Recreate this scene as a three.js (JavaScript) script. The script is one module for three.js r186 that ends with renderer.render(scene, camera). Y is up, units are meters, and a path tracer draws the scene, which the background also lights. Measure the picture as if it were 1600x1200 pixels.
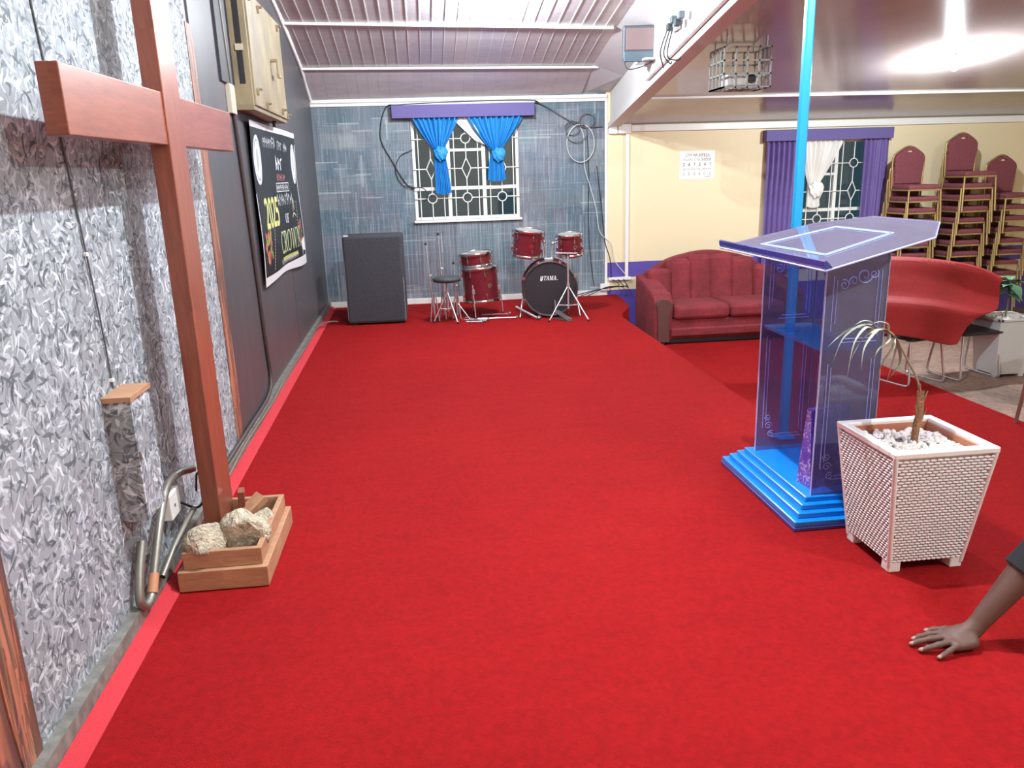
import * as THREE from 'three';
import { RoundedBoxGeometry } from 'three/addons/geometries/RoundedBoxGeometry.js';
import { mergeGeometries, mergeVertices } from 'three/addons/utils/BufferGeometryUtils.js';
import { MarchingCubes } from 'three/addons/objects/MarchingCubes.js';

// ---------------------------------------------------------------- camera, sky, exposure
const scene = new THREE.Scene();
const renderer = new THREE.WebGLRenderer({ antialias: true });
renderer.toneMapping = THREE.LinearToneMapping;
renderer.toneMappingExposure = 1.2;
renderer.shadowMap.enabled = true;
const camera = new THREE.PerspectiveCamera(52.6, 4 / 3, 0.05, 60);
camera.position.set(0, 1.5, 0);
camera.rotation.set(THREE.MathUtils.degToRad(-14.91), THREE.MathUtils.degToRad(-6.16), THREE.MathUtils.degToRad(-1.79), 'YXZ');
scene.background = new THREE.Color().setRGB(0.02, 0.048, 0.062);   // night outside the windows

// lamps: [position, candela]
const LAMPS = {
  overhead: [[0.8, 3.45, -2.95], 34],      // over the near end of the stage, above the frame
  stage: [[0.72, 2.94, -7.3], 21],        // at the stage ceiling, top of the frame
  hall: [[5.0, 2.36, -7.2], 16],           // at the hall ceiling
  hallNear: [[3.4, 3.30, -0.2], 24],       // hall lamp to the right of the frame
};

// ---------------------------------------------------------------- helpers
let seed = 7;
const rnd = () => { seed = (seed * 1664525 + 1013904223) >>> 0; return seed / 4294967296; };
const rr = (a, b) => a + (b - a) * rnd();
const V = (x, y, z) => new THREE.Vector3(x, y, z);
const lerp = (a, b, t) => a + (b - a) * t;
const clamp = (x, a = 0, b = 1) => Math.min(b, Math.max(a, x));
const HF = -0.45;                          // hall floor height
const ZB = -9.75;                          // back wall
const wx = (z) => -1.05 + 0.0158 * z;      // left wall face at depth z
const WA = Math.atan(0.0158);              // its turn
const used = new Map();
function numbered(n) { const k = used.get(n) || 0; used.set(n, k + 1); return k ? n + '_' + String(k).padStart(3, '0') : n; }
function mat(color, rough = 0.7, o = {}) {
  const { phys, ...rest } = o;
  const C = phys ? THREE.MeshPhysicalMaterial : THREE.MeshStandardMaterial;
  return new C({ color, roughness: rough, side: THREE.DoubleSide, ...rest });
}
function shade(o) { o.castShadow = true; o.receiveShadow = true; return o; }
function part(parent, name, geo, m, pos, rot) {
  const o = shade(new THREE.Mesh(geo, m)); o.name = name;
  if (pos) o.position.set(...pos);
  if (rot) o.rotation.set(...rot);
  parent.add(o); return o;
}
function tag(o, label, category, group) { o.userData.label = label; o.userData.category = category; if (group) o.userData.group = group; return o; }
function thing(name, label, category, pos = [0, 0, 0], ry = 0, group) {
  const g = new THREE.Group(); g.name = numbered(name); g.position.set(...pos); g.rotation.y = ry; scene.add(g);
  return tag(g, label, category, group);
}
function single(name, label, category, geo, m, pos, rot, group) { return tag(part(scene, numbered(name), geo, m, pos, rot), label, category, group); }
function struct(name, geo, m, pos, rot) { const o = part(scene, numbered(name), geo, m, pos, rot); o.userData.kind = 'structure'; return o; }
const box = (w, h, d, r = 0) => r ? new RoundedBoxGeometry(w, h, d, 2, r) : new THREE.BoxGeometry(w, h, d);
function bx(x0, x1, y0, y1, z0, z1, r = 0) { const g = box(x1 - x0, y1 - y0, z1 - z0, r); g.translate((x0 + x1) / 2, (y0 + y1) / 2, (z0 + z1) / 2); return g; }
const cyl = (r0, r1, h, s = 16) => new THREE.CylinderGeometry(r0, r1, h, s);
function rod(a, b, r, s = 8, r2 = r) {
  const A = V(...a), B = V(...b), d = B.clone().sub(A), g = new THREE.CylinderGeometry(r2, r, d.length(), s);
  g.applyQuaternion(new THREE.Quaternion().setFromUnitVectors(V(0, 1, 0), d.clone().normalize())); g.translate(...A.add(B).multiplyScalar(0.5).toArray()); return g;
}
function tube(pts, r, n = 40, s = 7, closed = false, tension = 0.5) { return new THREE.TubeGeometry(new THREE.CatmullRomCurve3(pts.map((p) => V(...p)), closed, 'catmullrom', tension), n, r, s, closed); }
const merge = (list) => mergeGeometries(list.map((g) => { const h = g.index ? g.toNonIndexed() : g; for (const k of Object.keys(h.attributes)) if (!['position', 'normal', 'uv'].includes(k)) h.deleteAttribute(k); return h; }));
// texture coordinates in metres from position, by the side a face points to
function uvm(geo, s = 1) {
  const g = geo.index ? geo.toNonIndexed() : geo, p = g.attributes.position, n = g.attributes.normal, uv = new Float32Array(p.count * 2);
  for (let i = 0; i < p.count; i += 3) {
    let ax = 0, ay = 0, az = 0;
    for (let k = 0; k < 3; k++) { ax += Math.abs(n.getX(i + k)); ay += Math.abs(n.getY(i + k)); az += Math.abs(n.getZ(i + k)); }
    for (let k = 0; k < 3; k++) {
      const x = p.getX(i + k), y = p.getY(i + k), z = p.getZ(i + k);
      const [u, v] = ay >= ax && ay >= az ? [x, z] : ax >= az ? [z, y] : [x, y];
      uv[(i + k) * 2] = u * s; uv[(i + k) * 2 + 1] = v * s;
    }
  }
  g.setAttribute('uv', new THREE.BufferAttribute(uv, 2)); return g;
}
function grid(nu, nv, f) {       // f(u, v) -> [x, y, z]
  const pos = [], uv = [], idx = [];
  for (let j = 0; j <= nv; j++) for (let i = 0; i <= nu; i++) { pos.push(...f(i / nu, j / nv)); uv.push(i / nu, j / nv); }
  for (let j = 0; j < nv; j++) for (let i = 0; i < nu; i++) { const a = j * (nu + 1) + i, b = a + 1, c = a + nu + 1, d = c + 1; idx.push(a, b, d, a, d, c); }
  const g = new THREE.BufferGeometry(); g.setAttribute('position', new THREE.Float32BufferAttribute(pos, 3)); g.setAttribute('uv', new THREE.Float32BufferAttribute(uv, 2)); g.setIndex(idx); g.computeVertexNormals(); return g;
}
// a slab between two four-point outlines (top face a,b,c,d and its copy moved by off)
function slab(a, b, c, d, off) {
  const q = [a, b, c, d], w = q.map((p) => [p[0] + off[0], p[1] + off[1], p[2] + off[2]]), all = [...q, ...w], pos = [];
  for (const f of [[0, 1, 2, 3], [7, 6, 5, 4], [4, 5, 1, 0], [5, 6, 2, 1], [6, 7, 3, 2], [7, 4, 0, 3]]) for (const k of [0, 1, 2, 0, 2, 3]) pos.push(...all[f[k]]);
  const g = new THREE.BufferGeometry(); g.setAttribute('position', new THREE.Float32BufferAttribute(pos, 3)); g.computeVertexNormals(); return uvm(g);
}
function extrude(pts, depth, bevel = 0, holes = [], seg = 8) {
  const s = pts instanceof THREE.Shape ? pts : new THREE.Shape(pts.map((p) => new THREE.Vector2(...p)));
  for (const h of holes) s.holes.push(h);
  return new THREE.ExtrudeGeometry(s, { depth, bevelEnabled: bevel > 0, bevelSize: bevel, bevelThickness: bevel, bevelSegments: 2, curveSegments: seg });
}
// periodic value noise
const lat = new Float32Array(65536).map(() => rnd());
function vn(x, y, per) {
  const xi = Math.floor(x), yi = Math.floor(y), fx = x - xi, fy = y - yi, sx = fx * fx * (3 - 2 * fx), sy = fy * fy * (3 - 2 * fy), m = (a) => ((a % per) + per) % per;
  const h = (a, b) => lat[(m(a) * 131 + m(b) * 977 + per * 37) & 65535];
  return lerp(lerp(h(xi, yi), h(xi + 1, yi), sx), lerp(h(xi, yi + 1), h(xi + 1, yi + 1), sx), sy);
}
function fbm(u, v, p0, oct = 4, ax = 1, ay = 1) { let s = 0, a = 0.5, t = 0; for (let o = 0; o < oct; o++) { const p = p0 << o; s += a * vn(u * p * ax, v * p * ay, p * Math.max(ax, ay)); t += a; a *= 0.55; } return s / t; }
function tex(w, h, fn, o = {}) {
  const d = new Uint8Array(w * h * 4);
  for (let y = 0; y < h; y++) for (let x = 0; x < w; x++) { const c = fn((x + 0.5) / w, (y + 0.5) / h), i = (y * w + x) * 4; d[i] = clamp(c[0], 0, 255); d[i + 1] = clamp(c[1], 0, 255); d[i + 2] = clamp(c[2], 0, 255); d[i + 3] = 255; }
  const t = new THREE.DataTexture(d, w, h); t.magFilter = THREE.LinearFilter; t.wrapS = t.wrapT = THREE.RepeatWrapping; if (!o.raw) t.colorSpace = THREE.SRGBColorSpace;
  if (o.rep) t.repeat.set(...o.rep); t.needsUpdate = true; return t;
}
function canvasTex(w, h, draw, raw) {
  const c = document.createElement('canvas'); c.width = w; c.height = h; const g = c.getContext('2d'); draw(g, w, h);
  const t = new THREE.CanvasTexture(c); if (!raw) t.colorSpace = THREE.SRGBColorSpace; t.wrapS = t.wrapT = THREE.RepeatWrapping; return t;
}
const tone = (c, k) => c.map((v) => v * k);

// ---------------------------------------------------------------- textures and materials
const carpetT = tex(1024, 1024, (u, v) => { const f = fbm(u, v, 128, 2), c = fbm(u, v, 3, 4), s = fbm(u, v, 8, 3, 1, 6); const k = 0.88 + 0.13 * f + 0.10 * (c - 0.5) + 0.05 * (s - 0.5); return [147 * k, 18 * k + 5 * (c - .5), 21 * k]; });
const pileB = tex(512, 512, (u, v) => { const f = 255 * fbm(u, v, 128, 2); return [f, f, f]; }, { raw: true });
carpetT.repeat.set(0.45, 0.45); pileB.repeat.set(2.2, 2.2);
const Mcarpet = mat('#ffffff', 0.95, { map: carpetT, bumpMap: pileB, bumpScale: 0.0018, phys: true, specularIntensity: 0.25 });
const MstripLit = mat('#bb2c36', 0.9, { bumpMap: pileB, bumpScale: 0.0018 });   // carpet turned up along the wall, the lamplight it catches put into its colour
const concT = tex(1024, 1024, (u, v) => { const c = fbm(u, v, 4, 6), f = fbm(u, v, 96, 2), p = fbm(u, v, 6, 3); const k = 0.72 + 0.4 * (c - .5) + 0.25 * f; const d = p > 0.58 ? 0.86 : 1; return [168 * k * d, 140 * k * d, 124 * k * d]; }, { rep: [0.3, 0.3] });
const Mconc = mat('#ffffff', 0.75, { map: concT });

const swirlT = canvasTex(2048, 2048, (g, w, h) => {
  g.fillStyle = '#8a9094'; g.fillRect(0, 0, w, h);
  for (let i = 0; i < 260; i++) { const k = rr(110, 176) | 0; g.fillStyle = `rgba(${k},${k + 3},${k + 10},0.22)`; g.beginPath(); g.ellipse(rr(0, w), rr(0, h), rr(30, 150), rr(30, 130), rr(0, 6), 0, 7); g.fill(); }
  for (let i = 0; i < 26000; i++) {      // leaf-like brush strokes in light and dark greys
    const x = rr(0, w), y = rr(0, h), a = rr(0, 6.28), l = rr(16, 60), b = rr(-0.6, 0.6) * l, wd = rr(2, 11), lt = rnd();
    const k = lt < 0.36 ? rr(62, 112) : lt < 0.58 ? rr(120, 165) : rr(168, 226);
    g.fillStyle = `rgba(${(k - 6) | 0},${(k + 1) | 0},${(k + rr(2, 10)) | 0},${rr(0.5, 0.95)})`;
    const dx = Math.cos(a), dy = Math.sin(a), ex = x + dx * l, ey = y + dy * l, mx = x + dx * l * .5 - dy * b, my = y + dy * l * .5 + dx * b;
    g.beginPath(); g.moveTo(x, y); g.quadraticCurveTo(mx - dy * wd, my + dx * wd, ex, ey); g.quadraticCurveTo(mx + dy * wd, my - dx * wd, x, y); g.fill();
  }
});
const swirlB = tex(512, 512, (u, v) => { const f = 255 * fbm(u, v, 32, 3); return [f, f, f]; }, { raw: true });
const Mswirl = mat('#ffffff', 0.72, { map: swirlT, bumpMap: swirlB, bumpScale: 0.003 });
const darkT = canvasTex(2048, 1024, (g, w, h) => {          // the dark painted boards further along the left wall
  g.fillStyle = '#4a4c50'; g.fillRect(0, 0, w, h);
  for (let i = 0; i < 500; i++) { const k = rr(-10, 10); g.fillStyle = `rgba(${80 + k | 0},${76 + k | 0},${80 + k | 0},0.25)`; g.fillRect(rr(0, w), rr(0, h), rr(4, 50), rr(100, 600)); }
  for (let i = 0; i < 260; i++) { const y = rr(0, h); g.fillStyle = `rgba(${rr(96, 124) | 0},${rr(72, 88) | 0},${rr(64, 76) | 0},${rr(.05, .14)})`; g.beginPath(); g.ellipse(rr(0, w), y, rr(10, 90), rr(8, 50), 0, 0, 7); g.fill(); }
  for (let i = 0; i < 90; i++) { g.strokeStyle = `rgba(${rr(150, 190) | 0},${rr(130, 160) | 0},${rr(120, 145) | 0},${rr(.15, .5)})`; g.lineWidth = rr(1, 3); const x = rr(0, w), y = rr(h * .4, h); g.beginPath(); g.moveTo(x, y); g.lineTo(x + rr(-6, 14), y + rr(10, 90)); g.stroke(); }
});
const Mdark = mat('#ffffff', 0.42, { map: darkT });
const edgeT = canvasTex(256, 2048, (g, w, h) => {          // worn orange-brown margin of the dark boards
  g.fillStyle = '#6d4a3b'; g.fillRect(0, 0, w, h);
  for (let i = 0; i < 420; i++) { const o = rnd(); g.strokeStyle = o < .5 ? `rgba(${rr(170, 205) | 0},${rr(110, 135) | 0},${rr(84, 104) | 0},${rr(.3, .9)})` : `rgba(${rr(80, 110) | 0},${rr(62, 78) | 0},${rr(58, 70) | 0},${rr(.4, .9)})`; g.lineWidth = rr(2, 14); const x = rr(-10, w + 10), y = rr(-200, h); g.beginPath(); g.moveTo(x, y); g.bezierCurveTo(x + rr(-20, 20), y + 120, x + rr(-20, 20), y + 240, x + rr(-25, 25), y + rr(200, 500)); g.stroke(); }
});
const Medge = mat('#ffffff', 0.5, { map: edgeT });
const backT = canvasTex(2048, 1408, (g, w, h) => {         // brushed blue-grey blocks of the back wall
  g.fillStyle = '#66737f'; g.fillRect(0, 0, w, h);
  const cols = [[88, 112, 128], [78, 100, 112], [112, 120, 132], [96, 98, 112], [70, 96, 112], [126, 136, 142], [92, 120, 130], [104, 106, 118]];
  for (let i = 0; i < 150; i++) { const c = cols[(rnd() * cols.length) | 0]; g.fillStyle = `rgba(${c[0]},${c[1]},${c[2]},${rr(.35, .8)})`; g.fillRect(rr(-100, w), rr(-60, h), rr(90, 380), rr(60, 320)); }
  for (let i = 0; i < 5200; i++) { const k = rnd() < .55 ? rr(140, 205) : rr(52, 84); g.fillStyle = `rgba(${k | 0},${(k + 4) | 0},${(k + 8) | 0},${rr(.06, .3)})`; g.fillRect(rr(0, w), rr(-60, h), rr(1, 6), rr(20, 260)); }
  for (let i = 0; i < 900; i++) { const k = rnd() < .6 ? rr(150, 205) : rr(60, 90); g.fillStyle = `rgba(${k | 0},${(k + 4) | 0},${(k + 8) | 0},${rr(.06, .28)})`; g.fillRect(rr(0, w), rr(0, h), rr(30, 260), rr(1, 5)); }
  for (let i = 0; i < 80; i++) { const x = rr(0, w), y = rr(0, h), a = rr(60, 300), b = rr(60, 260); g.fillStyle = `rgba(${rr(180, 212) | 0},${rr(188, 214) | 0},${rr(192, 216) | 0},${rr(.18, .5)})`; if (rnd() < .5) g.fillRect(x, y, a, rr(3, 12)); else g.fillRect(x, y, rr(3, 14), b); if (rnd() < .45) { g.fillStyle = `rgba(186,192,194,.16)`; g.fillRect(x, y, a * .6, b * .7); } }
  for (let x = 0; x < w; x += 1) if (rnd() < .12) { g.fillStyle = `rgba(190,196,200,${rr(.05, .3)})`; g.fillRect(x, h * .58 + rr(-40, 60), rr(1, 8), h * .42); }
});
const Mback = mat('#ffffff', 0.55, { map: backT });
function woodT(base, dark, ax, ay) { return tex(512, 512, (u, v) => { const n = fbm(u, v, 4, 5, ax, ay), f = fbm(u, v, 16, 3, ax, ay); const k = clamp(0.65 * n + 0.5 * f - 0.1); return [0, 1, 2].map((i) => lerp(dark[i], base[i], k)); }); }
const crossT = woodT([158, 92, 68], [116, 62, 48], 8, 1);      // grain along v
const crossT2 = woodT([158, 92, 68], [116, 62, 48], 1, 8);
const Mcross = mat('#ffffff', 0.32, { map: crossT, phys: true, clearcoat: 0.25, clearcoatRoughness: 0.3 }), Mcross2 = mat('#ffffff', 0.32, { map: crossT2, phys: true, clearcoat: 0.25, clearcoatRoughness: 0.3 });
const pineT = woodT([196, 158, 122], [152, 108, 80], 1, 8);
const Mpine = mat('#ffffff', 0.55, { map: pineT });
const rockT = tex(256, 256, (u, v) => { const n = fbm(u, v, 6, 5), f = fbm(u, v, 48, 2), k = 0.62 + 0.45 * (n - .3) + 0.15 * f; return [222 * k, 210 * k, 184 * k]; }, { rep: [6, 6] });
const rockB = tex(256, 256, (u, v) => { const n = 255 * fbm(u, v, 16, 4); return [n, n, n]; }, { raw: true, rep: [6, 6] });
const Mrock = mat('#ffffff', 0.95, { map: rockT, bumpMap: rockB, bumpScale: 0.012 });
const Mchrome = mat('#d6d9de', 0.25, { metalness: 0.75 });
const Msteel = mat('#8f9090', 0.4, { metalness: 0.8 });
const Mwhite = mat('#e9e8e4', 0.5), MwhiteGloss = mat('#eeeeea', 0.3), Mblack = mat('#1d1d20', 0.6), Mcable = mat('#26262a', 0.6), McableW = mat('#c9cac8', 0.6);
const fabT = tex(512, 512, (u, v) => { const f = fbm(u, v, 64, 2), c = fbm(u, v, 4, 4), k = 0.78 + 0.3 * f + 0.3 * (c - .5); return [136 * k, 46 * k, 54 * k]; }, { rep: [2, 2] });
const Msofa = mat('#ffffff', 0.9, { map: fabT, phys: true, sheen: 0.8, sheenRoughness: 0.5, sheenColor: new THREE.Color(0.5, 0.2, 0.22) });
const Mcream = mat('#eadab4', 0.6), Mpurple = mat('#5a48a0', 0.6), MpurpleD = mat('#665c94', 0.75);
const ceilT = tex(256, 256, (u, v) => { const f = fbm(u, v, 4, 4, 1, 8), k = 0.94 + 0.12 * (f - .5); return [212 * k, 204 * k, 208 * k]; });
const Mceil = mat('#ffffff', 0.3, { map: ceilT });
const hallCeilT = tex(512, 512, (u, v) => { const f = fbm(u, v, 4, 4), k = 0.95 + 0.12 * (f - .5); return [186 * k, 174 * k, 170 * k]; }, { rep: [.4, .4] });
const Mhallceil = mat('#ffffff', 0.16, { map: hallCeilT });
const Mcove = mat('#c8c4c6', 0.5), Mglass = mat('#ffffff', 0.02, { phys: true, transmission: 1, thickness: 0, ior: 1.5 });

// ---------------------------------------------------------------- lamps
function bulb(name, label, [x, y, z], cd, ceilY) {
  const t = thing(name, label, 'lamp', [x, y, z]);
  part(t, 'bulb', new THREE.SphereGeometry(0.035, 20, 14), mat('#ffffff', 0.4, { emissive: '#ecf5fb', emissiveIntensity: 40 }));
  part(t, 'collar', cyl(0.022, 0.026, 0.05, 16), MwhiteGloss, [0, 0.055, 0]);
  if (ceilY - y > 0.09) part(t, 'cord', cyl(0.006, 0.006, ceilY - y - 0.08, 8), MwhiteGloss, [0, 0.08 + (ceilY - y - 0.08) / 2, 0]);
  const l = new THREE.PointLight('#ecf5fb', cd, 0, 2); l.castShadow = true; l.shadow.radius = 1.6; l.position.set(0, 0, 0); l.name = 'bulb_light'; t.add(l);
  return t;
}

// ---------------------------------------------------------------- room shell
const ZN = 2.6, XR = 9.2;                                   // wall behind the camera, far wall of the hall
const interp = (tab, z) => { if (z <= tab[0][0]) return tab[0][1]; for (let i = 1; i < tab.length; i++) if (z <= tab[i][0]) return lerp(tab[i - 1][1], tab[i][1], (z - tab[i - 1][0]) / (tab[i][0] - tab[i - 1][0])); return tab[tab.length - 1][1]; };
const CL = [[ZB, 2.40], [-9.1, 2.70], [-8.0, 2.95], [-7.4, 3.05], [-4, 3.62], [ZN, 4.6]];
const CM = [[ZB, 2.44], [-9.1, 2.67], [-8.0, 2.88], [-7.4, 2.97], [-4, 3.54], [ZN, 4.5]];
const CR = [[ZB, 2.44], [-9.1, 2.56], [-8.0, 2.76], [-7.4, 2.86], [-4, 3.44], [ZN, 4.4]];
const ceilY = (x, z) => x < 2.0 ? lerp(interp(CL, z), interp(CM, z), (x + 1.25) / 3.25) : lerp(interp(CM, z), interp(CR, z), (x - 2.0) / 0.35);
const hallY = (z) => 2.072 + 0.158 * (z - ZB);
const BX = 2.35;

// stage floor: red carpet over the platform
{
  const s = [[wx(ZN) + 0.02, -ZN], [wx(ZB) + 0.02, -ZB], [2.43, -ZB], [2.42, 9.3], [2.34, 8.75], [2.16, 8.35], [2.1, 8.1], [2.1, -ZN]];
  const g = extrude(s, 0.45); g.rotateX(-Math.PI / 2); g.translate(0, HF, 0);
  struct('floor_stage', uvm(g), Mcarpet);
  const zs = [ZB + 0.02, -8, -6, -4, -2, 0, ZN - 0.02];
  // the carpet runs up a little against the skirting of the left wall
  struct('trim_carpet_edge', uvm(grid(3, 12, (u, v) => { const z = lerp(ZB + .05, ZN - .05, v), x = wx(z); return [x + lerp(0.095, 0.042, u), 0.002 + 0.03 * u, z]; }).toNonIndexed()), MstripLit);
  struct('floor_hall', uvm(bx(-1.3, XR, HF - 0.1, HF, ZB - .1, ZN + .1)), Mconc);
  const mc = uvm(bx(2.11, 4.52, HF, HF + 0.008, -9.3, ZN - 0.05));
  single('carpet_runner', 'wide red carpet laid on the lower hall floor beside the stage', 'carpet', mc, Mcarpet);
}
// left wall, turned a little
const wallL = (y0, y1, z0, z1, t0, t1) => { const a = wx(z0), b = wx(z1); return slab([a + t1, y0, z0], [b + t1, y0, z1], [b + t1, y1, z1], [a + t1, y1, z0], [-(t1 - t0), 0, 0]); };
function uvFit(g, u, v, w, h) { // map z and y onto 0..1
  const p = g.attributes.position, uv = []; for (let i = 0; i < p.count; i++) uv.push((p.getZ(i) - u) / w, (p.getY(i) - v) / h); g.setAttribute('uv', new THREE.Float32BufferAttribute(uv, 2)); return g;
}
{
  const w = struct('wall_left', wallL(-0.5, 4.9, ZB - .1, ZN + .1, -0.12, -0.006), Mdark);
  part(w, 'panel', uvFit(wallL(0, 2.75, -4.36, -1.87, -0.006, 0.004), -1.87, 0, -2.75, 2.75), Mswirl);
  part(w, 'panel', uvFit(wallL(2.75, 4.3, -4.36, -1.87, -0.006, 0.004), -1.87, 2.75, -2.75, 2.75), Mswirl);
  part(w, 'panel', uvFit(wallL(0, 3.0, -7.1, -4.46, -0.006, 0.004), 0, 0, 5.3, 3.0), Mdark);
  part(w, 'panel', uvFit(wallL(0, 2.6, ZB, -7.11, -0.006, 0.004), 0.6, 0, 5.3, 3.0), Mdark);
  part(w, 'panel', uvFit(wallL(0, 4.2, -1.78, ZN, -0.006, 0.004), 0, 0, 1.2, 3.0), Medge);
  // worn orange margins, with a wavy outline
  const wav = (z0, wd, y1, sgn) => { const pts = []; for (let i = 0; i <= 40; i++) { const y = y1 * i / 40; pts.push([y, z0 + sgn * (wd * (.55 + .45 * vn(y * 3, 2.2, 64)))]); } const s = [[0, z0], ...pts, [y1, z0]].map(([y, z]) => [-z, y]); const g = extrude(s, 0.004); g.rotateY(Math.PI / 2); g.translate(0, 0, 0); const p = g.attributes.position; for (let i = 0; i < p.count; i++) p.setX(i, p.getX(i) + wx(p.getZ(i)) + 0.004); g.computeVertexNormals(); return uvFit(g, z0, 0, 0.3, 2.5); };
  part(w, 'worn_margin', wav(-4.36, 0.17, 2.3, -1), Medge);
  part(w, 'worn_margin', wav(-1.87, 0.12, 2.6, 1), Medge);
  const sk = mat('#8c8e88', 0.6), g1 = wallL(0.0, 0.080, ZB + .02, ZN - .02, 0.004, 0.04);
  struct('baseboard_left', uvm(g1), mat('#ffffff', 0.6, { map: tex(512, 128, (u, v) => { const f = fbm(u, v, 8, 5, 4, 1), k = 0.75 + 0.5 * (f - .4); return [146 * k, 144 * k, 136 * k]; }, { rep: [1, 4] }) }));
}
// back wall and hall wall with window openings
const W1 = [-0.06, 1.22, 1.02, 2.24], W2 = [4.42, 5.76, 0.60, 1.84];
function wallWith(name, x0, x1, y0, y1, [a, b, c, d], m, z0, z1, fit) {
  const gs = [bx(x0, a, y0, y1, z0, z1), bx(b, x1, y0, y1, z0, z1), bx(a, b, y0, c, z0, z1), bx(a, b, d, y1, z0, z1)];
  let g = merge(gs); g = uvm(g);
  if (fit) { const p = g.attributes.position, uv = g.attributes.uv; for (let i = 0; i < p.count; i++) uv.setXY(i, (p.getX(i) - x0) / (x1 - x0), (p.getY(i)) / 2.45); }
  return struct(name, g, m);
}
wallWith('wall_back', -1.35, 2.3, HF, 4.9, W1, Mback, ZB - 0.14, ZB, true);
{
  const w = wallWith('wall_hall', 2.3, XR, HF, 4.9, W2, Mcream, ZB - 0.14, ZB, false);
  part(w, 'painted_band', bx(2.305, 9.15, 0.22, 0.41, ZB, ZB + 0.004), Mpurple);
  part(w, 'painted_dado', bx(2.305, 9.15, HF, 0.06, ZB, ZB + 0.004), Mpurple);
  part(w, 'corner_strip', bx(2.285, 2.318, 0.0, 2.42, ZB, ZB + 0.012), Mwhite);
}
struct('wall_rear', bx(-1.35, XR + .1, HF - .1, 5.2, ZN, ZN + 0.12), Mcream);
struct('wall_right', bx(XR, XR + 0.12, HF - .1, 5.2, ZB - .2, ZN + .1), Mcream);
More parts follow.
